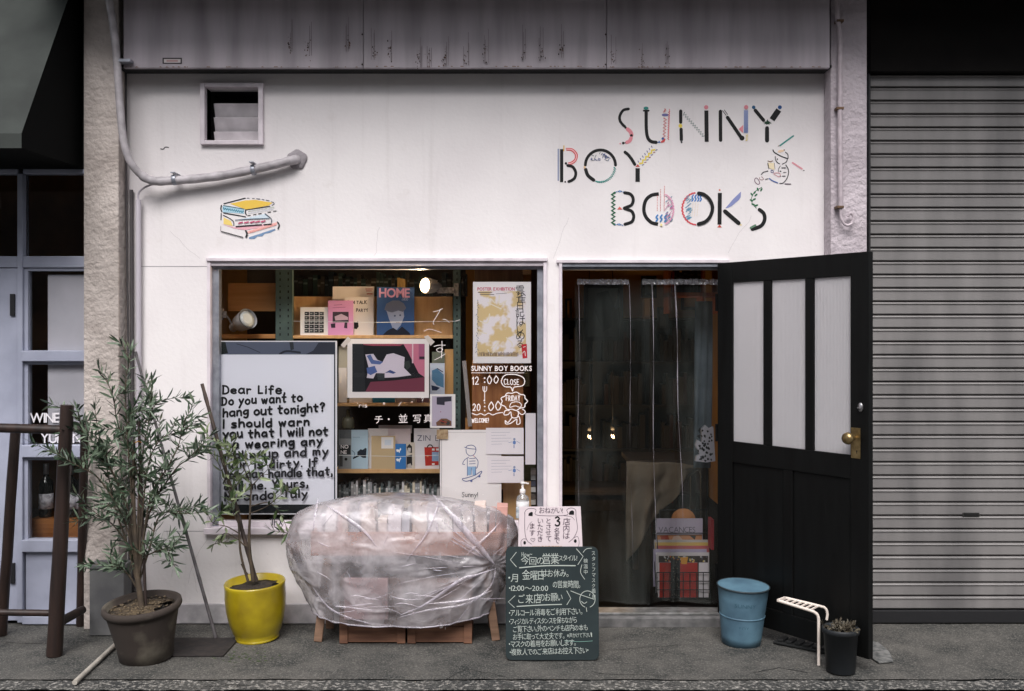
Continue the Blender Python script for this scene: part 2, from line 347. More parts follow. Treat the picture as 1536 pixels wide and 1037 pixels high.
# grit and small litter that gathers along the foot of the wall
gm = MB(); gr = random.Random(12)
for k in range(520):
    x = gr.uniform(-3.2, 3.2); y = -abs(gr.gauss(0, .05))-.018 if k % 3 else gr.uniform(kerb_y, -.02); s = gr.uniform(.0012, .0045)*(1 if k % 3 else .8)
    z = pav(x, y)
    gm.add([(x+s*math.cos(t+k), y+s*math.sin(t+k)*gr.uniform(.6,1), z) for t in (0,1.57,3.14,4.71)]+[(x, y, z+s*.9)], [(0,1,4),(1,2,4),(2,3,4),(3,0,4)])
obj('grit', gm, pm('grit_grey', (84,78,68), .9, col2=(40,38,34), scale=60), pvt, kind='stuff')
ml = MB()
for k in range(60):
    a = gr.uniform(0, 6.28); q0 = gnd(370+gr.gauss(0,30), 985+gr.gauss(0,6)); s = gr.uniform(.004,.012)
    ml.add([(q0.x+s*math.cos(t)*gr.uniform(.5,1), q0.y+s*math.sin(t)*gr.uniform(.5,1), pav(q0.x,q0.y)+.0012+k*.00002) for t in (0,1,2,3,4,5)], [(0,1,2,3,4,5)])
obj('moss', ml, pm('moss_green', (62,74,46), .95), pvt, kind='stuff')
# dark iron gutter lid between the pots, patch of broken paving by the shutter
g = MB(); a = gnd(262, 958); b_ = gnd(335, 985)
g.box(a.x, b_.x, b_.y, a.y, -.002, .006)
tag(obj('drain_cover', g, pm('rusty_iron', (44,38,36), .8, col2=(28,25,25), scale=20, bump=.4), bevel=.002), 'dark rusty drain cover plate in the pavement between the two potted plants', 'drain cover')
g = MB(); q = [gnd(*t) for t in ((1302,963),(1306,988),(1318,996),(1340,994),(1334,980),(1318,966))]
g.add([(p.x, p.y, .001) for p in q]+[(p.x, p.y, .009) for p in q], [tuple(range(6))[::-1], tuple(range(6,12))]+[(i,(i+1)%6,6+(i+1)%6,6+i) for i in range(6)])
tag(obj('paper_scrap', g, pm('scrap_grey', (120,120,118), .9, col2=(70,72,72), scale=30), bevel=.002), 'pale torn scrap lying on the ground right of the black door foot', 'scrap')
kb = gridsheet(-6, 6, kerb_y-.13, kerb_y, -.001, 300, 8, lambda x, y: pav(x, y)-.004+.005*noise.noise((x*30,y*30,2)))
obj('kerb', kb, M_kerb, origin=(0,0,0), kind='structure')
rd = gridsheet(-30, 30, -24, kerb_y-.13, -.022, 60, 40)
obj('road', rd, M_asph, origin=(0,0,0), kind='structure')
# far ground sheet below everything
obj('ground', gridsheet(-45, 45, -45, 45, -.06, 8, 8), pm('ground_grey', (70,70,68), .9), origin=(0,0,0), kind='structure')

# ---------------------------------------------------------------- the bookshop
shop = thing('bookshop_building', (0,0,0), 'white painted bookshop front with big window, door opening and colourful painted name', 'shop')
def wall_with_holes(x0, x1, z0, z1, holes, y0, y1):
    xs = sorted({x0, x1, *[h[0] for h in holes], *[h[1] for h in holes]}); zs = sorted({z0, z1, *[h[2] for h in holes], *[h[3] for h in holes]})
    nx, nz = len(xs)-1, len(zs)-1
    solid = [[not any(h[0]-1e-6 <= (xs[i]+xs[i+1])/2 <= h[1] and h[2] <= (zs[j]+zs[j+1])/2 <= h[3] for h in holes) for j in range(nz)] for i in range(nx)]
    mb = MB()
    def s(i, j): return 0 <= i < nx and 0 <= j < nz and solid[i][j]
    for i in range(nx):
        for j in range(nz):
            if not solid[i][j]: continue
            a, b, c, d = xs[i], xs[i+1], zs[j], zs[j+1]
            mb.add([(a,y0,c),(b,y0,c),(b,y0,d),(a,y0,d)], [(0,1,2,3)]); mb.add([(a,y1,c),(b,y1,c),(b,y1,d),(a,y1,d)], [(3,2,1,0)])
            if not s(i-1, j): mb.add([(a,y0,c),(a,y0,d),(a,y1,d),(a,y1,c)], [(0,1,2,3)])
            if not s(i+1, j): mb.add([(b,y0,c),(b,y1,c),(b,y1,d),(b,y0,d)], [(0,1,2,3)])
            if not s(i, j-1): mb.add([(a,y0,c),(a,y1,c),(b,y1,c),(b,y0,c)], [(0,1,2,3)])
            if not s(i, j+1): mb.add([(a,y0,d),(b,y0,d),(b,y1,d),(a,y1,d)], [(0,1,2,3)])
    return mb
X0 = lambda px: (px-768)/260.0
Z0 = lambda py: CZ-(py-502)/260.0
HW = (X0(314), X0(818), Z0(796), Z0(392)); HD = (X0(840), X0(1090), -.05, Z0(395)); HV = (X0(308), X0(390), Z0(213), Z0(131))
obj('wall', wall_with_holes(-2.222, 1.80, -.05, 3.7, [HW, HD, HV], 0, .11), M_wall, shop)
pl = MB(); pl.box(X0(196), X0(838), -.016, -.0005, 0, Z0(905)); obj('plinth', pl, M_plinth, shop, bevel=.006)
for bx_ in ((X0(207), X0(311), -.0012, 0.0, Z0(400.2), Z0(399.4)), (X0(246), X0(312), -.001, 0.0, Z0(797.5), Z0(796.6))): sm_ = MB(); sm_.box(*bx_); obj('render_seam', sm_, pm('seam_grey', (150,145,150), .8), shop)
# unseen overhang out of frame, added to shade the top of the fascia
sl = MB(); sl.box(-2.6, 6, -.78, .3, 3.72, 4.6); sl.box(-6, -2.6, -.3, .3, 4.0, 4.6)
obj('unseen_overhang', sl, pm('overhang_render', (120,118,118), .8, col2=(90,88,88), scale=3), shop)
# fascia: three folded sheets with visible joints
fy = -.15; fz = P(0, 102, fy).z
rx = [(185,545),(545,910),(910,1245)]
rust = {0: [(434,66),(462,72),(522,66)], 1: [(561,78),(585,80),(628,89),(642,89),(667,87),(698,87),(728,83),(785,78),(812,80),(842,76)], 2: [(919,85),(962,92),(1000,84)]}
for k, (a, b) in enumerate(rx):
    xa = P(a, 0, fy).x+.001; xb = P(b, 0, fy).x-.0015
    m = MB(); m.box(xa, xb, fy, fy+.012, fz, 3.72); m.box(xa, xb, fy+.0121, fy+.03, fz, fz+.004)
    f = obj('fascia_panel', m, M_fascia, shop, bevel=.002)
    pr = Pr(Y=fy, start=.0004)
    for (rxx, ry) in rust[k]:
        for _ in range(random.randint(12, 22)):
            x = rxx+random.gauss(0, 2.2); y = ry+random.gauss(0, 7); r = random.uniform(.3, 1.3)
            pr.poly([(x+r*random.uniform(.5,1.2)*math.cos(t), y+1.5*r*random.uniform(.5,1.2)*math.sin(t)) for t in (0,1.2,2.5,3.8,5)], random.choice([(70,52,44),(96,66,50),(56,46,42)]))
        for _ in range(3):
            x = rxx+random.gauss(0, 3); pr.rect(x, ry-random.uniform(15,40), x+.7, ry+12, (142,132,136))
    for _ in range(26):
        x = random.uniform(a+4, b-4); r = random.uniform(.8, 3); pr.poly([(x-r,101.6),(x+r,101.6),(x+r*.5,100.6),(x-r*.6,100.2)], (120,92,70))
    pr.build('rust_stain', f, kind='stuff')
m = MB()
for px in (545, 910):
    for y in (52, 97):
        c = P(px-1.5, y, fy); m.lathe([(0,-.004),(.005,-.003),(.005,0)], 8, None, c=(0,0,0), fn=lambda p, a, c=c: Vector((c.x+p.x, c.y+p.z, c.z+p.y)))
obj('fascia_screw', m, pm('screw', (60,50,45), .5, metal=.6), shop, kind='stuff')
m = MB(); m.box(-2.222, 1.80, -.137, -.001, fz+.006, fz+.02); obj('fascia_soffit', m, M_dark, shop)
pr = Pr(Y=fy, start=.002); pr.rect(244, 87, 273, 96, (66,60,62)); pr.rect(246, 89, 271, 94.5, (205,196,196)); pr.rect(250,90.5,267,93,(186,150,150)); 
pr.build('name_plate', shop)
# vent
v = MB(); x0, x1 = HV[0], HV[1]; z0, z1 = HV[2], HV[3]
va, vb, vc, vd = X0(302), X0(396), Z0(218), Z0(126)
for (a, b, c, d) in ((va, x0+.004, vc, vd), (x1-.004, vb, vc, vd), (x0+.004, x1-.004, z1-.004, vd), (x0+.004, x1-.004, vc, z0+.004)): v.box(a, b, -.028, .02, c, d)
ve = obj('vent', v, M_trim, shop, bevel=.003)
vd_ = MB(); vd_.box(x0, x1, .2, .21, z0, z1); vd_.box(x0-.002, x0, .02, .2, z0, z1); vd_.box(x1, x1+.002, .02, .2, z0, z1); vd_.box(x0, x1, .112, .2, z1, z1+.003); vd_.box(x0, x1, .112, .2, z0-.003, z0); obj('vent_duct', vd_, M_dark, ve)
for i, py in enumerate((203, 181.5, 160)):
    s_ = MB(); z = Z0(py); M = Matrix.Translation((0, .085, z)) @ Matrix.Rotation(math.radians(24), 4, 'X')
    s_.box(x0+.028, x1-.003, -.004, .0, -.05, .038, None, M); obj('louvre', s_, pm('louvre_paint', (232,226,230), .5, col2=(206,200,204), scale=10), ve, bevel=.002)
# window: casing, aluminium frame, glass
w = MB(); A, B, Cc, D = HW
w.box(A-.012, B+.012, -.03, -.0005, D-.002, D+.018)
w.box(A-.008, A+.012, -.02, .1, Cc+.02, D-.002); w.box(B-.012, B+.008, -.02, .1, Cc+.02, D-.002)
w.box(A+.012, B-.012, -.012, .1, D-.028, D-.002); w.box(A-.02, B+.02, -.045, .1, Cc-.015, Cc+.02)
win = obj('window', w, M_trim, shop, bevel=.003)
w = MB(); w.box(A+.012, A+.05, .02, .075, Cc+.02, D-.028); w.box(B-.046, B-.012, .02, .075, Cc+.02, D-.028); w.box(A+.05, B-.046, .02, .075, D-.045, D-.028)
obj('window_frame', w, M_alu, win, bevel=.002)
w = MB(); w.box(A+.05, B-.046, .012, .075, Cc+.0205, Cc+.05); obj('window_bottom_rail', w, M_trim, win, bevel=.002)
pr = Pr(Y=.012, start=.0008); pr.hand("'IFX", 405, 788, 10, 1.5, (60,60,66), sx=1.1); pr.build('handwriting', win)
GY = .05
w = MB(); w.add([(A+.05,GY,Cc+.05),(B-.046,GY,Cc+.05),(B-.046,GY,D-.045),(A+.05,GY,D-.045)], [(0,1,2,3)]); obj('glass', w, M_glass, win)
# white lettering on the glass
WH = (238,228,226)
pr = Pr(Y=GY, start=.0008)
pr.font('SUNNY BOY BOOKS', 707, 556.5, 8.2, WH, bold=.028, sx=.86, gap=.09)
pr.line([(707,559.5),(786,559.5)], .8, WH)
pr.hand('12', 708, 577, 11, 1.3, WH); pr.circ(727, 567.5, 1.2, WH); pr.circ(727, 573.5, 1.2, WH)
pr.line([(734,564),(731,570),(734,576),(737.5,570),(734,564)], 1.3, WH); pr.line([(744,564),(741,570),(744,575),(747.5,569),(744,564)], 1.3, WH)
pr.line([(724.5,580),(725,586),(727.5,588),(730,585),(730,580)], 1, WH); pr.line([(727,580),(727,600)], 1, WH); pr.circ(726.5, 601, 1.2, WH)
pr.hand('20', 709, 616, 10, 1.3, WH, sx=.9); pr.circ(727, 610, 1.1, WH); pr.circ(727, 616, 1.1, WH); pr.circ(727, 604.5, .9, WH)
pr.line([(737,603),(733,610),(736,616),(740.5,610),(737,603)], 1.4, WH); pr.line([(747,602),(743.5,609),(747,615.5),(751.5,609),(747,602)], 1.4, WH)
pr.line([(708,620),(715,622.5),(721,620.5),(727,623),(733,620),(739,622.5),(746,620),(754,619)], 1.2, WH)
pr.hand('WELCOME!', 708, 634, 6, 1.1, WH, sx=.78, slope=-.02)
pr.line([(760,562),(773,562),(784,566),(787,573),(783,579),(771,581),(769,587),(766,581),(757,580),(752,573),(755,565),(760,562)], 1.3, WH)
pr.hand('CLOSE', 756, 577, 8, 1.1, WH, sx=.85)
cl = [(771+19*math.cos(t)*(1+.07*math.cos(9*t)), 602+13*math.sin(t)*(1+.07*math.cos(9*t))) for t in [2*math.pi*k/40 for k in range(40)]]
pr.line(cl, 1.4, WH, closed=True); pr.hand('FRIDAY', 759, 601, 7.5, 1.1, WH, sx=.75, slope=.02)
pr.line([(765,608),(768,604),(777,603),(782,607),(780,611),(773,609),(765,611),(765,608)], 1.1, WH)
pr.line([(764,616),(758,616),(756,622),(762,622),(766,618),(768,626),(776,626),(778,617)], 1.3, WH); pr.line([(776,617),(783,622),(788,618),(784,614)], 1.3, WH)
pr.line([(768,626),(762,634),(758,631),(759,636),(766,635),(775,629),(775,636),(780,635),(779,626),(776,624)], 1.3, WH)
pr.build('opening_hours_lettering', win)
for (tx, x, y, h) in (('チ',562,635,11),('・',582,634,10),('並',598,634,12),('写',620,634,11),('真',636,633,11)): pr = Pr(Y=GY, start=.0008); pr.font(tx, x, y, h, WH, bold=-.008, jit=.05); pr.build('written_character', win)
pr = Pr(Y=GY, start=.0008)
pr.line([(651,520),(658,518),(668,518)],.8,WH); pr.line([(655,524),(660,522),(664,524),(661,528),(656,527),(655,524)],.8,WH); pr.line([(663,512),(663,524),(662,537)],.9,WH)
pr.line([(650,468),(658,466),(664,463)], .7, WH); pr.line([(661,464),(656,473),(650,483),(651,487)], .7, WH); pr.line([(664,479),(669,480),(674,484)], .6, WH); pr.line([(652,540),(660,536),(668,531)], .7, WH)
pr.hand("'ris", 536, 611, 6, .7, WH, sx=1.6); pr.hand('n', 575, 607, 5, .7, WH); pr.line([(602,603),(598,609)], .7, WH); pr.circ(618, 603, .8, WH); pr.hand('?', 632, 604, 7, .7, WH)
pr.line([(636,497),(645,494),(662,499)], .6, WH); pr.line([(690,480),(683,482)], .6, WH)
pr.build('faint_handwriting', win, kind='stuff')
wr = MB(); wr.tube([P(440,482,GY+.02), P(560,484,GY+.02), P(682,482,GY+.02)], .0012, 5); obj('display_wire', wr, pm('wire_white', (225,225,225), .4), win); wr = MB(); wr.tube([P(508,683,GY+.02), P(600,685,GY+.02), P(658,683,GY+.02)], .0012, 5)
obj('display_wire', wr, pm('wire_white', (225,225,225), .4), win)
# door frame and threshold
d = MB(); A2, B2, _, D2 = HD
d.box(A2-.02, B2+.012, -.022, -.0005, D2, D2+.02); d.box(A2-.006, A2+.012, -.018, .108, 0.06, D2); d.box(B2-.012, B2+.01, -.018, .108, .06, D2)
obj('door_frame', d, M_trim, shop, bevel=.003)
d = MB(); d.box(A2+.012, B2-.012, -.01, .1, D2-.022, D2-.002); d.box(A2+.012, B2-.012, .02, .09, D2-.036, D2-.0225); obj('door_track', d, M_alu, shop, bevel=.002)
d = MB(); d.box(A2-.01, B2+.03, -.07, .14, -.01, .052); obj('doorstep', d, pm('step_concrete', (112,110,110), .85, col2=(82,82,82), scale=14, bump=.5, bscale=60), shop, bevel=.008)
d = MB(); d.box(A2+.012, B2-.012, -.03, .09, .0525, .068); obj('sill_strip', d, pm('worn_aluminium', (150,150,150), .45, metal=.6, col2=(110,110,108), scale=20), shop, bevel=.003)
# interior shell
RX0, RX1, RY, RZ = -2.15, 1.95, 4.6, 2.62
m = MB(); m.box(RX0, RX1, RY, RY+.05, .05, RZ); m.box(RX0-.05, RX0, .11, RY, .05, RZ); m.box(RX1, RX1+.05, .11, RY, .05, RZ)
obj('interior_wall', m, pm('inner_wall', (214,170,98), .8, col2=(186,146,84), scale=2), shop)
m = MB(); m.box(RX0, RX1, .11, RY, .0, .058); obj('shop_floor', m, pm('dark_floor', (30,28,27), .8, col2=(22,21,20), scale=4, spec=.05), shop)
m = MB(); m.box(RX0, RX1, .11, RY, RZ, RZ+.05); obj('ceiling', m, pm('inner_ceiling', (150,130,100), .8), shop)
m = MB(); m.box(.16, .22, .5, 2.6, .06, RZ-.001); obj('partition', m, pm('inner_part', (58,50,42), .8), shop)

for pts in HAIR: hc.line(pts, .3, (176,170,172), smooth=False)
hc.build('hairline_crack', shop, kind='stuff')
# painted name on the wall
def q5(pts): return [(820+a/3.746, 130+b/3.746) for a, b in pts]
class L5:                                   # drawing helper in the coordinates of the enlarged sign
    def __init__(s): s.p = Pr(Y=0, start=.0012)
    def l(s, pts, w=17, c=BLACK, **k): s.p.line(q5(pts), (w*1.08 if w > 8 else w*1.45)/3.746, c, **k); return s
    def d(s, x, y, r, c=BLACK, ry=None): (x_, y_), = q5([(x, y)]); s.p.circ(x_, y_, r/3.746, c, ry=ry/3.746 if ry else None); return s
    def p_(s, pts, c): s.p.poly(q5(pts), c); return s
    def z(s, a, b, amp, n, w, c): (a_, b_) = q5([a, b]); s.p.zig(a_, b_, amp*1.1/3.746, n, w*1.3/3.746, c); return s
    def done(s, lab, name='painted_letter'): return s.p.build(name, shop, label=lab)
PINK=(222,140,150); RED=(205,80,78); BLUE=(60,100,160); TEAL=(60,140,132); YEL=(228,205,90); GRN=(36,92,66); LAV=(140,148,190); NAVY=(52,62,104)
def arc(cx, cy, rx, ry, a0, a1, n=14): return [(cx+rx*math.cos(math.radians(a0+(a1-a0)*i/n)), cy-ry*math.sin(math.radians(a0+(a1-a0)*i/n))) for i in range(n+1)]
l = L5(); l.l([(460,126),(430,134),(411,165),(412,192),(425,212),(438,224)], 14).d(443,231,7); l.l([(455,240),(472,257),(477,275)], 20, PINK).d(476,276,8).l([(474,290),(466,306),(450,314)], 18, PINK).d(430,318,7).d(413,321,4,PINK).l([(434,318),(442,316)],3); l.done('letter S with pink lower curve')
l = L5(); l.d(558,122,14,TEAL,9).l([(545,136),(573,136)],7).l([(559,140),(559,180),(560,240),(567,285),(585,308),(615,314)],17).p_([(622,317),(641,317),(632,303)],BLUE).z((658,305),(666,178),7,14,4,RED).d(666,160,20,(112,112,160),8).z((660,145),(668,128),4,4,4,RED).l([(690,128),(683,298)],3,PINK).z((688,140),(682,298),4,26,2.5,RED).l([(645,312),(658,308),(662,298)],9,RED).d(652,293,7,BLUE); l.done('letter U with red zigzag right stroke')
l = L5(); l.l([(753,138),(753,201)],17).d(751,221,11,YEL).l([(755,240),(757,300)],17).l([(756,305),(758,315)],9,(70,70,76)).z((768,150),(884,282),7,22,3,(70,110,104)).d(896,117,12,PINK).l([(897,135),(899,311)],21,square=True); l.done('first letter N with thin zigzag diagonal')
l = L5(); l.l([(976,140),(977,302)],18).l([(988,136),(1008,162)],2.5).l([(998,132),(1016,157)],2.5).l([(1016,174),(1092,286)],18).d(1097,290,14).p_([(1078,240),(1104,216),(1104,262)],PINK)
l.p_([(1108,133),(1132,133),(1131,262),(1107,262)],(176,186,214))
for k in range(22): l.l([(1109,137+k*5.7),(1130,137+k*5.7)],2.2,(110,124,176))
l.d(1120,117,12,PINK).z((1124,272),(1124,304),5,7,3,YEL); l.done('second letter N with blue striped stroke and pink dot')
l = L5(); l.d(1163,117,10,(44,92,130)).l([(1172,134),(1218,190)],18).d(1310,117,11,(44,84,140)).l([(1304,132),(1266,187)],30,square=True)
l.p_([(1240+(26 if k%2 else 13)*math.cos(k*math.pi/9), 204+(13 if k%2 else 7)*math.sin(k*math.pi/9)) for k in range(18)],(30,62,44)).p_([(1232,200),(1240,184),(1248,200)],(30,62,44)).l([(1238,234),(1238,304)],21); l.done('letter Y of the top word with green leaf star and blue dots')
l = L5(); l.p_([(61,350),(71,350),(71,530),(61,530)],(150,156,180)).l([(84,352),(84,538)],17,square=True).l([(97,333),(96,362)],4,(214,170,80)).l([(112,357),(140,361),(160,383),(158,408),(140,424),(122,430)],4,RED).l([(110,348),(146,352),(171,380),(167,412),(148,432),(126,438)],4,RED).l([(111,352),(143,356),(166,382),(163,410),(144,428),(124,434)],4,(232,180,184)).d(108,432,7).l([(118,444),(146,452),(163,482),(158,512),(140,528),(124,534)],15).d(104,536,5); l.done('letter B of the middle word with red upper bow')
l = L5(); l.l(arc(302,445,85,88,178,2),15).l([(219,466),(232,500),(264,526)],18).p_([(208,448),(218,448),(218,460),(208,460)],(216,180,140))
ar = arc(300,445,85,92,-8,-103,28); l.l([(p[0]+(5 if i%2 else -5), p[1]+(3 if i%2 else -3)) for i,p in enumerate(ar)],5,TEAL,smooth=False)
for k in range(26): x=random.uniform(240,352); y=random.uniform(374,414); l.l([(x,y),(x+13,y+5)] if k%2 else [(x-2,y+5),(x+3,y-4)],2,(70,84,140) if k%3 else (90,100,104))
l.done('letter O of the middle word with teal zigzag lower edge')
l = L5(); l.l([(440,369),(458,384),(478,410),(495,438)],16).p_([(498,452),(524,452),(512,436)],(190,84,74)).l([(511,459),(511,536)],23,square=True).z((527,436),(602,352),5,9,8,YEL)
for k in range(7):
    t=k/6; x=527+75*t; y=436-84*t; l.l([(x-10,y-10),(x-14,y-18)],2.5,(60,70,130)); l.l([(x+10,y+6),(x+19,y+3)],2.5,(150,70,60) if k%2 else (60,70,130))
l.done('letter Y of the middle word with yellow sprig arm')
l = L5(); l.z((374,597),(374,776),8,16,10,GRN)
for a_,c_ in (((392,592),(430,592)),((388,776),(426,780))):
    for k in range(5): t=k/4; l.d(a_[0]+(c_[0]-a_[0])*t, a_[1]+(c_[1]-a_[1])*t-3*math.sin(t*3.14), 4 if k!=2 else 7, (60,90,130) if k%2 else (120,150,190))
l.p_([(396,691),(426,691),(410,674)],(206,100,90)).l([(438,597),(470,605),(486,632),(478,664),(450,678),(436,684),(450,690),(478,702),(489,730),(478,760),(440,774)],16); l.done('letter B of the lower word with green zigzag spine')
l = L5(); l.l([(630,604),(590,611),(558,638),(546,686),(556,730),(588,764),(626,774)],18,square=True)
for x,y0 in ((622,615),(640,580),(661,562)):
    for k in range(int((712-y0)/9)): l.d(x+.03*k*(-3), y0+k*9, 2.3, (216,90,96))
for x in (618,642,666): l.l([(x+6,722),(x-4,735),(x+6,744),(x-4,758)],5,(70,130,190))
for k in range(34): x=random.uniform(668,704); y=random.uniform(618,760); l.l([(x-5,y+6),(x+6,y-5)],2.2,(80,130,160) if k%2 else (190,120,160))
ar=arc(648,690,64,86,72,-72,26); l.l([(p[0]+(3 if i%2 else -3),p[1]) for i,p in enumerate(ar)],3.5,(220,150,180)).d(643,778,7,(234,216,150)); l.done('first letter O of the lower word, right half of hatching and red dots')
l = L5(); ar=arc(842,687,80,90,95,268,30); l.l([(p[0]+(2.5 if i%2 else -2.5),p[1]) for i,p in enumerate(ar)],6,(208,84,92))
for x in (820,836,852,866): l.l([(x+4,610),(x-3,622),(x+3,632),(x-4,644)],5,(60,120,190))
for k in range(22): x=random.uniform(782,812); y=random.uniform(615,745); l.l([(x-8,y+6),(x+8,y-6)],2.5,(90,150,180))
for x in (822,836,850):
    for k in range(9): l.d(x-k*.8, 655+k*9, 1.8, (220,200,160))
l.l([(853,600),(884,608),(916,638),(931,682),(918,730),(890,760),(852,773)],18); l.done('second letter O of the lower word with thick black right half')
l = L5(); l.d(972,582,5,(205,110,90)).l([(973,598),(971,776)],21,square=True).p_([(958,792),(984,792),(971,776)],(190,74,62)).p_([(1004,684),(1050,630),(1092,590),(1090,622),(1078,640),(1058,656),(1040,672),(1020,682)],(134,142,188)).l([(1002,702),(1078,768)],22).d(1091,778,5,(228,210,150)); l.done('letter K with lavender feather arm')
l = L5(); l.l([(1208,566),(1170,592),(1150,630),(1158,660),(1178,684)],2.5,(60,110,80))
for (x,y,a_) in ((1206,580,1.1),(1186,578,1.9),(1152,606,2.2),(1168,596,.9),(1150,640,2.6),(1166,634,.5),(1160,662,2.8),(1178,668,.3),(1176,610,.7)):
    l.p_([(x+11*math.cos(a_)*math.cos(t)-5*math.sin(a_)*math.sin(t), y-11*math.sin(a_)*math.cos(t)-5*math.cos(a_)*math.sin(t)) for t in [k*.628 for k in range(10)]],(44,104,70))
l.l([(1195,692),(1220,715),(1224,750),(1204,783),(1156,802)],19).l([(1146,794),(1172,780)],11,(96,128,106)); l.done('letter S of the lower word with green leafy top')
# reading boy with pencils: plain line drawing
def q7(pts): return [(1140+a/11.525, 200+b/11.525) for a, b in pts]
pr = Pr(Y=0, start=.0012); K = (40,42,46)
def L7(pts, w, c=K, **k): pr.line(q7(pts), w/11.5, c, **k)
L7([(345,215),(575,48)],27,(64,140,132)); L7([(312,224),(330,216)],14,(150,120,110)); L7([(562,512),(725,618)],30,(218,150,160)); L7([(752,644),(760,648)],18,(60,40,50))
pr.poly(q7([(300,330),(320,300),(370,285),(430,290),(400,320),(350,335)]),(236,206,176)); L7([(225,290),(240,325),(300,365),(390,410),(480,440)],18); L7([(440,330),(480,370),(485,430)],14)
L7([(262,405),(268,460),(295,505),(340,530)],13); L7([(470,455),(450,500),(385,535)],14); L7([(298,448),(302,450)],20); L7([(415,290),(420,292)],20,(110,70,60))
pr.poly(q7([(140,510),(240,515),(250,640),(150,600)]),(236,220,186)); L7([(135,480),(175,492),(215,480)],14,(120,90,60)); L7([(133,520),(150,605)],14); L7([(245,515),(258,620)],7,(90,90,110))
L7([(20,715),(60,675),(135,655)],14); L7([(185,650),(200,640),(230,655),(225,680),(195,675),(185,650)],9,(90,90,140)); L7([(235,690),(330,690),(350,735),(320,752),(235,705)],8,(210,130,140))
L7([(350,565),(320,620),(315,670)],9); L7([(445,550),(485,620),(490,700),(460,790),(400,860),(340,870)],14); L7([(375,600),(440,600)],14); L7([(405,678),(450,678)],10); L7([(345,658),(360,660)],16); L7([(385,742),(435,742)],12); L7([(345,740),(352,744)],16)
L7([(160,782),(210,820),(305,860)],15,(70,100,170)); L7([(90,800),(140,785)],10); L7([(430,878),(530,880)],14,(80,60,80))
pr.build('painted_reading_boy', shop)
pr = Pr(Y=0, start=.0012); pr.line(q5([(1168,522),(1178,514),(1192,528),(1196,545),(1184,549),(1170,535),(1168,522)]),1.1,(120,90,110)); pr.line(q5([(1195,512),(1200,524),(1218,522),(1208,506)]),.8,(150,100,100)); pr.build('painted_foot', shop)
def q6(pts): return [(320+a/12.96, 290+b/12.96) for a, b in pts]
pr = Pr(Y=0, start=.0012)
def L6(pts, w, c=K, **k): pr.line(q6(pts), w/12.96, c, **k)
pr.poly(q6([(320,205),(620,140),(820,130),(1150,185),(1080,240),(640,320)]),(232,194,84)); pr.poly(q6([(180,250),(600,320),(600,400),(180,370)]),(170,206,222))
pr.zig(*q6([(195,300),(580,365)]),1.1,18,2.2,(70,130,150)); pr.poly(q6([(200,470),(340,540),(380,640),(200,600)]),(236,208,120)); pr.poly(q6([(150,600),(420,690),(620,720),(1050,640),(1040,600),(400,660)]),(232,176,186)); pr.poly(q6([(660,740),(1240,560),(1240,620),(680,790)]),(240,190,184))
pr.poly(q6([(690,860),(900,790),(1200,690),(1210,720),(1100,770),(1000,790),(950,840),(860,840),(800,890),(700,890)]),(116,144,178)); pr.poly(q6([(700,470),(1010,400),(1090,490),(440,520)]),(206,220,230))
L6([(210,205),(620,97)],22); L6([(160,240),(148,300),(165,360)],24); L6([(200,240),(600,310)],14,(50,100,110)); L6([(630,325),(625,380),(645,420)],24); L6([(640,325),(1100,255)],16); L6([(205,385),(630,460)],20); L6([(155,395),(150,520)],18); L6([(195,430),(300,480),(390,550),(400,630)],16)
for a_, b_ in (((660,97),(700,98)),((760,103),(800,104)),((840,108),(910,115)),((950,120),(990,128)),((1030,135),(1090,148)),((1130,165),(1180,185)),((1190,205),(1140,235))): L6([a_, b_], 11, (60,70,90))
for x in (670,780,880,1060,1170): L6([(x,438-(x-670)*.17),(x+55,430-(x-670)*.17)], 14)
for k in range(9): x=680+k*55; L6([(x,355-k*9),(x+60,345-k*9)],7,(120,140,150) if k%2 else (110,150,110)); L6([(x,395-k*9),(x+50,386-k*9)],6,(120,140,160))
L6([(430,525),(700,505),(1090,492)],14,(60,80,100)); L6([(1010,400),(1130,500),(1130,570)],15,(50,70,90)); L6([(445,648),(940,612)],22); L6([(985,612),(1135,600)],20)
for x in (495,610,725,825,935): L6([(x,585-(x-495)*.06),(x+75,565-(x-495)*.06)],24,(190,70,110))
L6([(160,745),(580,860)],18); L6([(635,735),(660,790),(640,850)],34); L6([(1250,560),(1285,620),(1260,690)],24); pr.zig(*q6([(720,760),(1210,610)]),1.4,44,.7,(206,110,100)); L6([(150,640),(145,740)],8,(120,100,110))
pr.build('painted_book_stack', shop)
pr = Pr(Y=0, start=.0012); pr.line([(241,223.5),(245,224),(248,221),(253,221.5)],1.3,K); pr.build('painted_squiggle', shop)

# ---------------------------------------------------------------- open black door (part of the shop)
hx, th = 1.181, math.radians(-55.1); cd, sd_ = math.cos(th), math.sin(th)
DM = Matrix.Translation((hx, -.02, 0)) @ Matrix.Rotation(th, 4, 'Z')
def dloc(px, py, off=0):
    k = (px-768)/F; t = (k*(CY-.02)-hx)/(cd-k*sd_); dd = CY-.02+sd_*t
    return t, CZ-(py-502)/F*dd
DWid = dloc(1303, 377)[0]; DT = Z0(395.5); DB = .064
def dob(name, mb, mat, parent, **k):
    mb.v = [tuple(DM @ Vector(p)) for p in mb.v]; return obj(name, mb, mat, parent, **k)
pt = dloc(1209, 418)[1]; pbz = dloc(1209, 675)[1]; xs = [dloc(x, 500)[0] for x in (1098,1144.3,1156,1207,1219.7,1275.4)]
rl = dloc(1200, 708)[1]
m = MB(); T = .036
m.box(0, xs[0], 0, T, DB, DT); m.box(xs[5], DWid, 0, T, DB, DT); m.box(xs[0], xs[5], .001, T-.001, pt, DT); m.box(xs[0], xs[5], .001, T-.001, rl, pbz); m.box(xs[0], xs[5], .001, T-.001, DB, DB+.11)
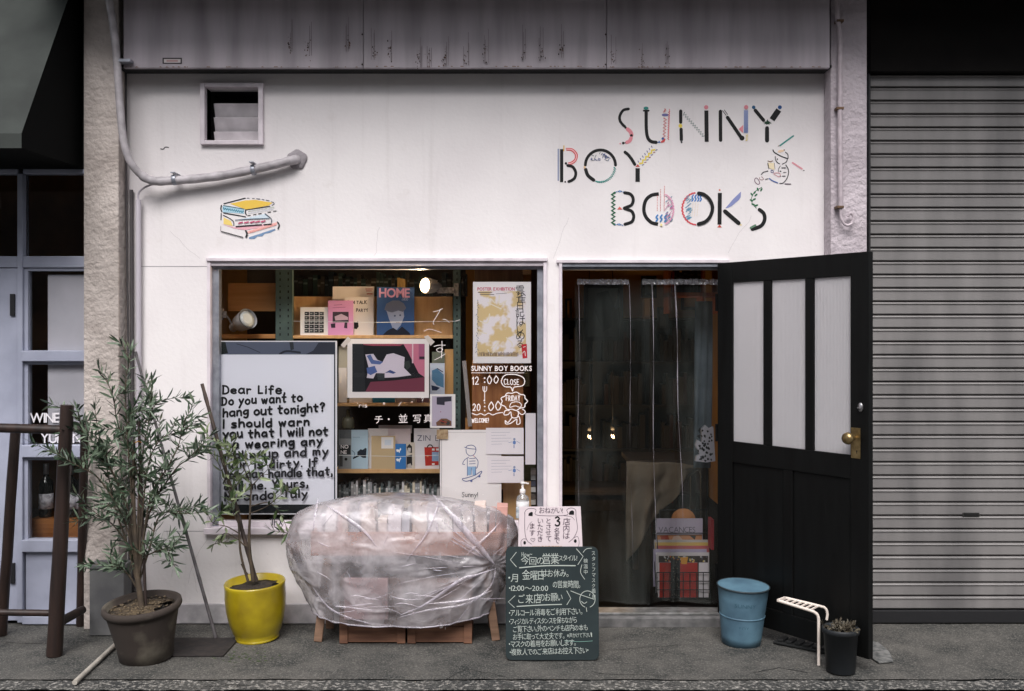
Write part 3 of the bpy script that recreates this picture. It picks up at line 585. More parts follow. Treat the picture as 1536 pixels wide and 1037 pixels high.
m.box(xs[1], xs[2], .002, T-.002, pbz, pt); m.box(xs[3], xs[4], .002, T-.002, pbz, pt)
mid = (xs[0]+xs[5])/2; m.box(mid-.03, mid+.03, .002, T-.002, DB+.11, rl)
door = dob('door', m, M_black, shop, bevel=.003, label='open black wooden door with three tall ribbed glass panes')
for a, b in ((xs[0], mid-.03), (mid+.03, xs[5])):
    m = MB(); m.box(a, b, .012, T-.012, DB+.11, rl); dob('door_panel', m, M_black, door, bevel=.002)
def reeded():
    m = bpy.data.materials.new('reeded_glass'); m.use_nodes = True; n = m.node_tree.nodes; l = m.node_tree.links; n.clear()
    o = n.new('ShaderNodeOutputMaterial'); tr = n.new('ShaderNodeBsdfTranslucent'); tr.inputs[0].default_value = lin((236,234,236))
    df = n.new('ShaderNodeBsdfDiffuse'); df.inputs[0].default_value = lin((228,226,228)); gl = n.new('ShaderNodeBsdfGlossy'); gl.inputs['Roughness'].default_value = .25
    m1 = n.new('ShaderNodeMixShader'); m1.inputs[0].default_value = .42; m2 = n.new('ShaderNodeMixShader'); m2.inputs[0].default_value = .12
    l.new(tr.outputs[0], m1.inputs[1]); l.new(df.outputs[0], m1.inputs[2]); l.new(m1.outputs[0], m2.inputs[1]); l.new(gl.outputs[0], m2.inputs[2]); l.new(m2.outputs[0], o.inputs[0]); return m
M_reed = reeded()
for a, b in ((xs[0], xs[1]), (xs[2], xs[3]), (xs[4], xs[5])):
    m = MB(); n = int((b-a)/.0022); vs = []
    for i in range(n+1):
        x = a+(b-a)*i/n; yy = .014-.0022*abs(math.sin(math.pi*(x-a)/.0088)); vs += [(x, yy, pbz), (x, yy, pt)]
    m.add(vs, [(2*i, 2*i+2, 2*i+3, 2*i+1) for i in range(n)]); m.add([(a,.018,pbz),(b,.018,pbz),(b,.018,pt),(a,.018,pt)], [(3,2,1,0)])
    dob('glass_pane', m, M_reed, door, kind=None)
BR = pm('aged_brass', (168,146,104), .35, metal=.85, col2=(128,108,74), scale=30)
kx, kz = dloc(1283, 656); m = MB(); a, zz = dloc(1277, 640); b, zb = dloc(1291, 690); m.box(a, b, -.004, -.0005, dloc(1285,688)[1], dloc(1285,642)[1]); esc = dob('lock_plate', m, BR, door, bevel=.0015)
m = MB(); kk = dloc(1283, 657); m.lathe([(.009,0),(.009,.02),(.014,.028),(.026,.036),(.031,.05),(.027,.064),(.012,.071),(0,.072)], 22, BR, fn=lambda p, a: Vector((kk[0]-.004+p.x, -.004-p.z, kk[1]+p.y))); dob('door_knob', m, BR, door)
m = MB(); c = dloc(1286, 677); m.lathe([(0,0),(.004,0),(.004,.0006)], 10, None, fn=lambda p, a: Vector((c[0]+p.x, -.0046-p.z, c[1]+p.y))); m.box(c[0]-.0018, c[0]+.0018, -.0052, -.0046, c[1]-.012, c[1]); dob('keyhole', m, pm('hole_black', (6,6,6), .9), door)
m = MB(); c = dloc(1291, 611); m.lathe([(.0,-.006),(.017,-.006),(.019,0)], 20, None, fn=lambda p, a: Vector((c[0]+p.x*.8, -.0005+p.z, c[1]+p.y*1.25))); m.box(c[0]-.012, c[0]+.012, -.0125, -.006, c[1]-.005, c[1]-.001)
dob('deadlock', m, pm('lock_steel', (190,188,190), .3, metal=.9), door)
for z in (.3, 1.1, 1.85): m = MB(); m.box(-.012, .0, -.006, .02, z-.05, z+.05); dob('hinge', m, M_black, door)

# ---------------------------------------------------------------- pillars
def rough_box(x0, x1, y0, y1, z0, z1, amp=.005, step=.035):
    mb = MB()
    def face(o, u, v, nu, nv, nrm):
        vs = []; fs = []
        for j in range(nv+1):
            for i in range(nu+1):
                p = Vector(o)+Vector(u)*i/nu+Vector(v)*j/nv; e = 0 if i in (0, nu) or j in (0, nv) else 1
                vs.append(p+Vector(nrm)*(amp*noise.fractal(p*36, .9, 2, 4)+amp*.3)*e)
        for j in range(nv):
            for i in range(nu): a = j*(nu+1)+i; fs.append((a, a+1, a+nu+2, a+nu+1))
        mb.add(vs, fs, None, True)
    nz = int((z1-z0)/step); nx = max(2, int((x1-x0)/step)); ny = max(2, int((y1-y0)/step))
    face((x0,y0,z0), (x1-x0,0,0), (0,0,z1-z0), nx, nz, (0,-1,0)); face((x1,y0,z0), (0,y1-y0,0), (0,0,z1-z0), ny, nz, (1,0,0)); face((x0,y1,z0), (0,y0-y1,0), (0,0,z1-z0), ny, nz, (-1,0,0))
    return mb
py_ = -.117
o = obj('stucco_pillar', rough_box(P(126,0,py_).x, -2.224, py_, .3, 0, 3.99, .0045, .012), M_stucco, origin=(-2.3, 0, 0)); tag(o, 'rough cream stucco pillar left of the white shop front, behind the tall olive', 'pillar')
o = obj('stucco_pillar', rough_box(1.802, P(1300,0,py_).x, py_, .3, 0, 3.7, .0045, .012), pm('stucco_lilac', (198,188,194), .85, col2=(176,166,172), scale=5, bump=1, bscale=42, dist=.012), origin=(1.9, 0, 0)); tag(o, 'rough stucco pillar between the white shop front and the grey shutter', 'pillar')
o = MB(); bb = pbox(134, 186, 848, 940, -.24, -.12); o.box(bb[0], bb[1], -.24, -.125, 0, bb[5]-.02); o.box(bb[0]-.008, bb[1]+.008, -.25, -.125, bb[5]-.019, bb[5]+.004)
tag(obj('concrete_box', o, pm('box_grey', (104,104,104), .8, col2=(84,84,86), scale=6, bump=.3), bevel=.004), 'low grey box at the foot of the left pillar, behind the brown pot', 'box')

# ---------------------------------------------------------------- roller shutter building
gar = thing('shuttered_shop', (2.9,0,0), 'closed grey roller shutter bay with a dark header, right of the shop', 'shuttered shop')
x0 = P(1300,0,0).x+.012; x1 = 5.2; zt = Z0(112); n = 40; zb = Z0(915); pitch = (zt-zb)/n
prof = [(.022,0), (.022,.008), (.001,.009), (-.001,.012), (-.0005,pitch-.024), (-.001,pitch-.015), (-.005,pitch-.013), (-.0065,pitch-.009), (-.004,pitch-.005), (.005,pitch-.001), (.022,pitch)]
sm = MB()
vs = [(x, y, z) for x in (x0, x1) for y, z in prof]; k = len(prof); sm.add(vs, [(i, i+1, k+i+1, k+i) for i in range(k-1)])
base = obj('slat', sm, M_shut, gar); base.location = (0, 0, zb); 
base.data.flip_normals()
for i in range(1, n):
    c = base.copy(); C.objects.link(c); c.parent = gar; c.location = (random.uniform(-.0004,.0004), random.uniform(-.0008,.0008), zb+i*pitch); c.rotation_euler.x = random.uniform(-.004,.004)
m = MB(); m.box(x0, x1, -.012, .02, .004, zb-.001); m.box(x0, x1, .02, .05, -.01, .03); obj('bottom_rail', m, pm('rail_dark', (44,44,46), .5, metal=.4), gar, bevel=.003)
m = MB(); m.box(x0-.011, 5.2, -.06, .2, zt+.002, 3.72); obj('header_panel', m, pm('header_brown', (26,23,22), .8, col2=(18,16,16), scale=4, spec=.15), gar, bevel=.004)
m = MB(); m.box(x0-.011, x0, -.03, .06, 0, zt); obj('shutter_guide', m, pm('rail_dark', (44,44,46), .5, metal=.4), gar)
m = MB(); a = P(1444, 776, -.004); b = P(1469, 769, -.004); m.box(a.x, b.x, -.007, -.002, a.z, b.z); hl = obj('shutter_lock', m, pm('lock_dark', (62,62,60), .5, metal=.5), gar, bevel=.002)
m = MB(); m.box(a.x+.006, b.x-.006, -.0095, -.0072, a.z+.009, b.z-.004); obj('lock_slot', m, pm('hole_black', (6,6,6), .9), hl)
m = MB(); m.box(x0, 5.2, .03, .06, 0, 3.2); obj('shutter_back', m, M_dark, gar)

# ---------------------------------------------------------------- wine shop on the left
wn = thing('wine_shop', (-2.9,0,0), 'white timber wine shop front with glazed panels under a dark awning', 'shop')
Mw = pm('wine_white_paint', (170,174,192), .5, col2=(152,156,174), scale=5, bump=.1, bscale=30)
XP = P(126,0,py_).x
def wx(px): return (px-768)/260.0
m = MB()
def fb(px0, px1, a, b, y0=-.03, y1=.04): m.box(wx(px0), min(wx(px1), XP-.001), y0, y1, Z0(b), Z0(a))
fb(30,38,262,932,-.034,.045); fb(38,132,385,402); fb(38,132,526,542,-.045,.04); fb(38,132,667,685,-.045,.04); fb(38,132,808,826,-.045,.04); fb(38,132,922,934,-.04,.04); fb(38,132,255,262)
m.box(-3.6, wx(30), -.03, .04, Z0(402), Z0(385)); m.box(-3.6, wx(30), -.03, .04, Z0(262), Z0(255))
fb(40,132,826,922,-.012,.02)
fr = obj('shop_front_frame', m, Mw, wn, bevel=.004)
for (a, b) in ((402,526),(542,667),(685,808)):
    m = MB(); m.box(wx(38), wx(44), -.015, .035, Z0(b), Z0(a)); m.box(wx(44), XP-.001, -.015, .035, Z0(a+5), Z0(a)); obj('glazing_bead', m, Mw, fr, bevel=.002)
for (a, b, y) in ((262,385,.01),(407,526,.012),(547,667,.012),(690,808,.012)):
    m = MB(); m.box(wx(38.5) if a == 262 else wx(44), XP-.001, y, y+.004, Z0(b), Z0(a)); obj('window_pane', m, M_glass, fr)
m = MB(); m.box(-3.6, wx(29), .01, .014, Z0(385), Z0(262)); obj('window_pane', m, M_glass, fr)
m = MB(); m.box(-3.6, wx(29.4), -.022, .02, .02, Z0(403)); dr = obj('wine_shop_door', m, Mw, wn, bevel=.004)
for (ya, yb) in ((441,474),(845,876)): m = MB(); q = pbox(14.5, 21.5, ya, yb, -.035, -.0225); m.box(*q); obj('hinge', m, pm('hinge_black', (26,26,30), .5), dr, bevel=.002)
m = MB(); m.box(-3.6, XP+.05, 1.1, 1.15, 0, 4); m.box(-3.65, -3.6, .05, 1.1, 0, 4); m.box(XP, XP+.05, .05, 1.1, 0, 4); m.box(-3.6, XP, .05, 1.1, 2.9, 2.95)
obj('interior_wall', m, pm('wine_inner', (140,98,64), .8, col2=(104,72,48), scale=3), wn)
m = MB(); m.box(-3.6, XP, .05, 1.1, 0, Z0(812)); obj('window_ledge', m, pm('ledge_brown', (70,50,38), .8), wn)
m = MB(); m.box(-3.6, XP, -.03, .2, Z0(254), 4.0); obj('upper_wall', m, pm('wine_upper', (40,40,40), .8), wn)
pr = Pr(Y=.012, start=.0012); pr.font('WINE', 45, 634, 16, (232,228,232), bold=.012, sx=.92, gap=.02); pr.build('window_lettering', fr); pr = Pr(Y=.012, start=.0012); pr.font('YUBAN', 61, 664.5, 16, (226,222,228), bold=.012, sx=.92, gap=.03); pr.build('window_lettering', fr)
# white blinds hanging behind the panes
m = MB(); m.box(wx(69), XP-.002, .024, .028, Z0(664), Z0(412)); 
tag(obj('roller_blind', m, pm('blind_white', (205,200,210), .8, col2=(190,186,196), scale=4)), 'plain white blind hanging behind the wine shop panes', 'blind')
# awning
aw = MB(); xr = -2.46; A_ = (-.75, 2.674); 
pts = [(-.75,2.60),(-.75,2.674),(-.235,3.51),(-.04,3.85),(-.04,2.62)]
n_ = len(pts); xl = -4.2
aw.add([(xr, y, z) for y, z in pts]+[(xl, y, z) for y, z in pts], [tuple(range(n_)), tuple(range(n_,2*n_))[::-1]]+[(i, n_+i, n_+(i+1)%n_, (i+1)%n_) for i in range(n_)])
aw_ = obj('awning', aw, pm('awning_cloth', (52,57,54), .85, col2=(38,42,40), scale=4, bump=.2), origin=(-3.3,-.04,2.6)); 
aw_.data.materials.append(pm('awning_side', (12,13,13), .95, spec=.1)); aw_.data.polygons[0].material_index = 1; aw_.data.polygons[6].material_index = 1
tag(aw_, 'grey sloping awning with dark end above the wine shop', 'awning')
# bottles on a wooden crate behind the lowest pane
cr_ = MB(); q = pbox(44, 125, 779, 812, .09, .35); cr_.box(q[0], XP-.03, .09, .35, Z0(812)+.001, q[5])
tag(obj('wooden_box', cr_, pm('orange_wood', (176,112,58), .7, col2=(146,88,44), scale=4, stretch=(1,1,14)), bevel=.003), 'orange wooden box behind the lowest wine shop pane, bottles on top', 'box')
bz = q[5]
def bottle(px, lab, first=True):
    x = P(px, 770, .16).x; t = thing('wine_bottle', (x, .17, bz), lab, 'bottle')
    b = MB(); b.lathe([(0,0),(.038,0),(.04,.006),(.04,.19),(.035,.215),(.015,.24),(.0145,.30),(.0155,.302),(.0155,.312),(0,.313)], 20, None, c=(x,.17,bz)); obj('bottle_glass', b, pm('dark_glass', (14,18,16), .12, spec=.6), t)
    b = MB(); b.lathe([(.0405,.05),(.0407,.14)], 20, None, c=(x,.17,bz)); lb = obj('label', b, pm('bottle_label', (206,202,210), .7, col2=(150,146,156), scale=60, contrast=(.4,.5)), t)
    b = MB(); b.lathe([(.0150,.25),(.0165,.303),(.0165,.314),(0,.315)], 14, None, c=(x,.17,bz)); obj('foil_cap', b, pm('foil_silver', (190,188,192), .35, metal=.7), t)
bottle(68, 'left dark wine bottle with white label, on the orange box'); bottle(105, 'right dark wine bottle with white label, partly behind the stand leg'); bottle(124,'wine bottle at the far right of the box, beside the pillar')

# ---------------------------------------------------------------- pipes
Mp = pm('pipe_grey', (186,180,184), .5, col2=(150,145,148), scale=14, bump=.2, bscale=30)
pp = thing('air_conditioner_pipe', (-2.2,-.1,2.4), 'grey wrapped pipe running down the pillar and bending across the wall below the vent', 'pipe')
path = spl([(*P(160,-20,-.2),), (*P(170,40,-.19),), (*P(176,100,-.185),), (*P(180,160,-.18),), (*P(186,215,-.17),), (*P(200,250,-.14),), (*P(225,270,-.10),), (*P(260,271,-.07),), (*P(330,264,-.06),), (*P(400,250,-.055),), (*P(436,241,-.05),)], 8)
m = MB(); nn = len(path); m.tube(path, [.021 if i < nn*.55 else .0255+.0012*math.sin(i*1.7) for i in range(nn)], 14, jit=.02); m.tube([P(434,242,-.05), P(441,240,-.04), P(444,240,-.02), P(445,240,.0)], [.026,.027,.028,.03], 14); obj('pipe', m, Mp, pp)
for (px, py, Y) in ((262,270,-.07),(380,255,-.057)):
    m = MB(); c = P(px, py, Y); d = Vector((.98,0,.12)); m.tube([c-d*.012, c-d*.011, c+d*.011, c+d*.012], [.026,.031,.031,.026], 14); m.box(c.x-.012, c.x+.012, -.11, -.0005, c.z+.034, c.z+.040)
    obj('pipe_clamp', m, M_alu, pp, bevel=.001)
m = MB(); rr = random.Random(3)
m.lathe([(.056,0),(.057,.006),(.05,.012),(.036,.016)], 22, None, fn=lambda p, a: Vector((P(446,240,0).x+p.x*(1+.1*math.sin(3*a)), -.0005-p.z, P(446,240,0).z+p.y*(1+.08*math.sin(5*a))))); obj('wall_putty', m, pm('putty', (150,144,148), .8, bump=1, bscale=30, dist=.01), pp)
m = MB(); m.tube(spl([(*P(250,275,-.07),), (*P(225,278,-.06),), (*P(209,288,-.045),), (*P(207.5,300,-.04),)]), .006, 8); m.tube([P(207.5,300,-.04), P(208,560,-.035), P(209,900,-.03)], .0155, 12)
obj('drain_hose', m, pm('conduit_white', (190,184,192), .5), pp)
m = MB(); c = P(184, 92, -.18); m.box(c.x-.03, c.x+.05, -.20, -.152, c.z-.008, c.z+.008); obj('bracket', m, M_alu, pp, bevel=.001)
cb = MB(); cb.tube([P(189,110,-.03), P(189.5,300,-.03), P(192,500,-.03), P(194,860,-.03)], .006, 8); cb.tube([P(197,285,-.02), P(198,500,-.02), P(199,900,-.02)], .011, 8)
tag(obj('wall_cable', cb, pm('cable_dark', (70,66,68), .6)), 'dark cable run down the inner corner beside the left pillar', 'cable')
rp = thing('thin_wall_pipe', (1.85,-.13,2), 'thin painted pipe with a curled end fixed on the right pillar', 'pipe')
Mq = pm('pipe_painted', (196,184,190), .5, col2=(170,158,164), scale=20)
m = MB(); Y = -.155
m.tube(spl([(*P(1255,-10,Y),), (*P(1256,20,Y),), (*P(1257,32,Y),), (*P(1260,60,Y),), (*P(1260,200,Y),), (*P(1261,310,Y),)], 4), .0135, 12)
m.tube(spl([(*P(1261,308,Y),), (*P(1262,328,Y),), (*P(1269,338,Y),), (*P(1278,335,Y),), (*P(1280,325,Y),), (*P(1275,320,Y),), (*P(1272,325,Y),)], 8), .0075, 10); obj('pipe', m, Mq, rp)
for py in (32, 163, 311): m = MB(); c = P(1259.5, py, Y); m.box(c.x-.02, c.x+.02, Y-.015, -.12, c.z-.007, c.z+.007); obj('pipe_clamp', m, pm('rusty_clamp', (112,84,60), .7, col2=(70,52,42), scale=40), rp, bevel=.002)

# houses across the street, behind the camera: they mirror darkly in the glass and close the sky low down
op = thing('opposite_building', (0,-12,0), 'plain grey brown building across the street, seen only as dark mirror in glass', 'building')
m = MB(); m.box(-16, 16, -14, -12, -.03, 7.5); obj('wall', m, pm('opposite_render', (120,112,106), .85, col2=(96,90,86), scale=1.5), op)
for fl in (0, 1):
    for k in range(8):
        xx = -14+k*4; m = MB(); m.box(xx-.9, xx+.9, -11.98, -11.9, .9+fl*3, 2.4+fl*3); wf = obj('window', m, M_trim, op, bevel=.01); m = MB(); m.box(xx-.82, xx+.82, -11.9, -11.89, .98+fl*3, 2.32+fl*3); obj('pane', m, pm('dark_pane', (30,34,38), .1), wf)
# ================================================================ window display
M_ply = pm('plywood', (196,142,86), .6, col2=(176,120,66), scale=3, stretch=(1,1,16), contrast=(.3,.7))
M_ply2 = pm('pale_plywood', (206,166,118), .6, col2=(192,148,98), scale=3, stretch=(14,1,1), contrast=(.3,.7))
M_slot = pm('slotted_steel', (86,104,100), .5, metal=.3, col2=(74,90,88), scale=10)
M_hole = pm('hole_black', (6,6,6), .9)
SY = .32                                      # front edge of the shelving
rack = thing('display_shelf', (-1.0,.5,.0), 'steel slotted angle shelving with plywood boards behind the shop window', 'shelf')
def upright(pxa, pxb, lab=None):
    m = MB(); a = P(pxa, 500, SY-.02).x; b = P(pxb, 500, SY-.02).x
    m.box(a, b, SY-.022, SY-.02, .06, 2.06); m.box((a+b)/2-.001, (a+b)/2+.001, SY-.02, SY+.02, .06, 2.06); m.box(b-.002, b, SY-.02, SY+.02, .06, 2.06)
    u = obj('upright', m, M_slot, rack, bevel=.0006); h = MB()
    for j in range(46):
        z = .4+j*.037
        for fx in ((.27,.76) if b-a > .07 else (.5,)):
            x = a+(b-a)*fx; w = .0035; h.box(x-w, x+w, SY-.0227, SY-.0221, z, z+.015 if j % 3 else z+.008)
    obj('slot_hole', h, M_hole, u, kind='stuff')
upright(413.5, 438.5); upright(680, 691)
def shelf(px0, px1, py_top, py_bot, mat=M_ply2, y1=.72):
    a = P(px0, py_bot, SY); b = P(px1, py_top, SY); m = MB(); m.box(a.x, b.x, SY, y1, a.z, b.z); obj('shelf_board', m, mat, rack, bevel=.0015); return b.z
z1 = shelf(329, 413, 501.5, 508, M_ply); z1 = shelf(439, 679.5, 503, 508); z2 = shelf(506, 679.5, 605, 609.5); z3 = shelf(500, 679.5, 704, 710); 
q = pbox(330, 691, 812, 830, SY, .72); m = MB(); m.box(*q); obj('shelf_board', m, M_ply, rack)
q = pbox(342, 413, 425, 467, SY+.02, SY+.032); m = MB(); m.box(*q); obj('back_board', m, M_ply, rack, bevel=.001)
q = pbox(439, 679, 445, 503.5, SY+.10, SY+.11); m = MB(); m.box(*q); obj('back_board', m, M_ply2, rack, bevel=.001)
m = MB(); m.box(-1.72, -.3, .722, .73, .06, 2.3); obj('rear_panel', m, pm('rear_dark', (46,40,34), .8), rack)
def sheet(name, px0, px1, py0, py1, Y, base, lab, cat='leaflet', th=.003, art=None, group=None, tilt=0):
    """thin card or book standing at depth Y; art draws on its face in photograph pixels"""
    cx = (px0+px1)/2
    def fm(u, v, h):
        p = P(u, v, Y)-Vector((0, h, 0))
        if tilt:
            c = P(cx, py1, Y); d = p-c; s, cc = math.sin(tilt), math.cos(tilt); p = Vector((c.x+d.x*cc-d.z*s, p.y, c.z+d.x*s+d.z*cc))
        return p
    pr = Pr(fmap=fm, start=.0004); bm_ = ink(base) if isinstance(base, tuple) else base
    c4 = [(px0,py1),(px1,py1),(px1,py0),(px0,py0)]
    f = [fm(u, v, 0) for u, v in c4]; k = [p+Vector((0, th, 0)) for p in f]
    pr.mb.add(f+k, [(0,1,2,3),(7,6,5,4),(0,4,5,1),(1,5,6,2),(2,6,7,3),(3,7,4,0)], bm_)
    if art: art(pr)
    o = pr.build(name, None); tag(o, lab, cat, group); return o
W_ = (243,238,238); PK = (214,150,196)
def A(pr):
    for r in range(5):
        for c in range(4): pr.rect(457+c*7.4, 468+r*6.4, 463.6+c*7.4, 473.4+r*6.4, random.choice([(40,42,46),(70,74,78),(30,34,40)])); pr.rect(458+c*7.4, 470+r*6.4, 461+c*7.4, 471.2+r*6.4, (190,190,190))
sheet('picture_card', 450.5, 493, 461, 503.5, SY+.01, W_, 'square white card with a black grid of tiny photographs, on the top shelf', 'card', art=A)
def A(pr):
    pr.line([(501,458),(513,457)],.5,(120,60,110)); pr.line([(499,462),(518,461)],.5,(120,60,110)); pr.rect(499,468,523,484,(60,50,62)); pr.poly([(502,475),(512,471),(522,476),(522,480),(503,481)],(196,170,190)); pr.poly([(496,486),(503,485),(503,492),(497,492)],(50,40,56)); pr.poly([(517,484),(521,483),(521,493),(516,492)],(50,40,56))
sheet('pink_leaflet', 492, 530, 451, 503.5, SY+.005, PK, 'lilac pink leaflet with dark photo on the top shelf', art=A)
def A(pr):
    pr.rect(548,433,559,434.5,(190,110,100)); pr.rect(549,436,558,437.3,(190,110,100)); pr.rect(550,440,559,442,(190,110,100))
sheet('white_book', 499, 561, 430, 503.5, SY+.06, (226,214,206), 'tall white book standing behind the leaflets on the top shelf', 'book', th=.015, art=A)
def A(pr):
    pr.font('FILM TALK', 521, 456, 5.4, BLACK, bold=.03, sx=.85, jit=.12); pr.font('PARTY', 534, 468, 5.4, BLACK, bold=.03, sx=.8, jit=.12)
    pr.poly([(531,483),(535,484),(537,482),(538,490),(535,494),(531,493)],BLACK)
sheet('event_flyer', 517, 560, 446, 503.8, SY+.03, (226,218,214), 'white flyer reading FILM TALK PARTY on the top shelf', 'flyer', art=A)
def A(pr):
    pr.font('HOME', 568, 446, 14.5, (200,150,186), bold=.035, sx=.92, gap=.04); pr.font('#100', 602, 451, 4.5, (150,160,200), gap=.03)
    pr.poly([(577,464),(580,457),(587,453),(596,452),(604,455),(608,462),(605,467),(606,475),(601,488),(595,495),(589,493),(583,478),(580,468)],(150,160,186))
    pr.poly([(576,465),(579,456),(588,451),(598,451),(605,455),(609,462),(604,468),(597,466),(588,469),(583,468)],(98,104,126))
    pr.poly([(585,494),(590,492),(596,496),(603,490),(614,499),(616,503),(574,503),(580,497)],(20,26,44)); pr.circ(592,474,1.4,(70,80,110)); pr.circ(600,473,1.4,(70,80,110)); pr.line([(594,484),(599,484)],.9,(90,80,110))
sheet('magazine', 565, 621, 431, 503.8, SY+.005, (52,84,134), 'blue magazine titled HOME with a portrait cover', 'magazine', th=.006, art=A, tilt=-.01)
# dark row of books high behind the top shelf
rowb = random.Random(11)
def cname(c):
    r, g, b = c; mx, mn = max(c), min(c); sh = 'pale' if mx > 185 else 'mid' if mx > 100 else 'dark'
    h = 'grey' if mx-mn < 18 else ('red' if r-g > 60 and r-b > 60 else 'pinkish' if r == mx and b >= g else 'tan' if r == mx else 'green' if g == mx and g-b > 4 else 'blue')
    return sh+' '+h
def ordn(i):
    t = ['first','second','third','fourth','fifth','sixth','seventh','eighth','ninth','tenth']
    return t[i-1] if i <= 10 else f"{i}{'th' if i % 10 not in (1,2,3) or i in (11,12,13) else ('st','nd','rd')[i % 10-1]}"
def spine_row(px0, px1, py_base, Y, hmin, hmax, cols, labf, grp, wmin=2.6, wmax=5.5, cat='book', depth=.12):
    x = px0; i = 0
    while x < px1:
        w = rowb.uniform(wmin, wmax); h = rowb.uniform(hmin, hmax); q = pbox(x, min(x+w-.35, px1), py_base-h, py_base, Y+rowb.uniform(0,.012), Y+depth)
        m = MB(); c = rowb.choice(cols); m.box(*q, ink(c)); 
        zz = q[4]+(q[5]-q[4])*rowb.uniform(.55,.8)
        m.box(q[0]+.001, q[1]-.001, q[2]-.0005, q[2], zz, zz+.012, ink(tuple(min(255,v+50) for v in c)))
        o = obj('book', m, None, None); i += 1; tag(o, f'{cname(c)} spine, {ordn(i)} from the left {labf}', cat, grp); x += w
spine_row(441, 700, 444, .6, 24, 36, [(40,58,52),(30,44,42),(52,64,56),(36,36,34),(64,58,46),(28,40,44)], 'in the dim row above the top shelf', 'dark books above the top shelf', 4.5, 8)
for i, px in enumerate((596, 600.5, 604.5)):
    q = pbox(px, px+3.6, 417+i, 445, .46, .56); m = MB(); m.box(*q); tag(obj('book', m, ink((206,166,96))), ['left','middle','right'][i]+' one of three thin yellow books behind the blue magazine', 'book', 'thin yellow books behind the blue magazine')
# lit clip lamp
lp = thing('clip_lamp', P(680,436,SY-.03), 'lit round spot lamp clipped to the right steel upright', 'lamp')
def emis(name, col, st):
    m = bpy.data.materials.new(name); m.use_nodes = True; b = m.node_tree.nodes['Principled BSDF']; b.inputs['Emission Color'].default_value = (*col, 1); b.inputs['Emission Strength'].default_value = st; b.inputs['Base Color'].default_value = (1,1,1,1); return m
hd = P(645, 429, SY-.08); ax = Vector((-.72, -.62, .03)).normalized()
m = MB(); m.tube([hd+ax*.035, hd+ax*.045, hd+ax*.05], [.044,.040,.024], 24); bulb = obj('bulb', m, emis('lamp_glow', (1,.74,.42), 6), lp)
m = MB(); m.tube([hd+ax*.034, hd-ax*.01, hd-ax*.05, hd-ax*.075], [.046,.043,.026,.018], 24, cap=False); sh = obj('lamp_shade', m, pm('lamp_white', (214,206,200), .4), lp)
m = MB()
for k in range(9):
    a = 2*math.pi*k/9; u = Vector((ax.y,-ax.x,0)).normalized(); v = ax.cross(u); r = u*math.cos(a)+v*math.sin(a); m.bar(hd+r*.047+ax*.02, hd+r*.036-ax*.04, .006, .006)
obj('cooling_fin', m, pm('lamp_white', (214,206,200), .4), sh, kind='stuff')
m = MB(); m.bar(hd-ax*.07, P(660,434,SY-.05), .014, .014); q = pbox(656, 682, 431, 440, SY-.06, SY-.035); m.box(*q); q = pbox(681, 688, 425, 444, SY-.055, SY-.021); m.box(*q); obj('clip_arm', m, pm('clip_grey', (186,180,176), .5, col2=(120,110,110), scale=60), lp, bevel=.002)
ld = bpy.data.lights.new('lamp_light', 'SPOT'); ld.energy = 22; ld.color = (1,.72,.42); ld.spot_size = math.radians(150); ld.spot_blend = .6; ld.shadow_soft_size = .04
lo = bpy.data.objects.new('lamp_light', ld); C.objects.link(lo); lo.parent = lp; lo.location = hd+ax*.056-WO[lp.name]; lo.rotation_euler = ax.to_track_quat('-Z','Y').to_euler()
# unlit lamp at the left
lp2 = thing('clip_lamp', P(345,498,SY-.05), 'unlit white cup shaped clip lamp lying on the top shelf at the left', 'lamp')
c0 = P(349, 492, SY-.02); c1 = P(372, 478, SY-.12); a2 = (c1-c0).normalized(); cm = c0.lerp(c1, .45)
m = MB(); m.tube([c0, cm-a2*.012, cm, c1-a2*.004, c1], [.026,.028,.05,.062,.063], 24, cap=False); obj('lamp_shade', m, pm('lamp_off', (196,196,200), .35, col2=(150,150,156), scale=8), lp2)
m = MB(); m.tube([c1-a2*.03, c1-a2*.008, c1-a2*.002], [.03,.05,.03], 20); obj('bulb', m, pm('bulb_off', (196,200,200), .15, col2=(150,155,158), scale=6), lp2)
m = MB(); q = pbox(329.5, 334, 463, 480, SY-.1, SY-.08); m.box(*q); q = pbox(334, 339, 467, 477, SY-.1, SY-.08); m.box(*q); m.tube([P(338,472,SY-.09), P(344,480,SY-.06), P(349,490,SY-.03)], .006, 8); obj('clip_arm', m, pm('clip_grey', (186,180,176), .5, col2=(120,110,110), scale=60), lp2)
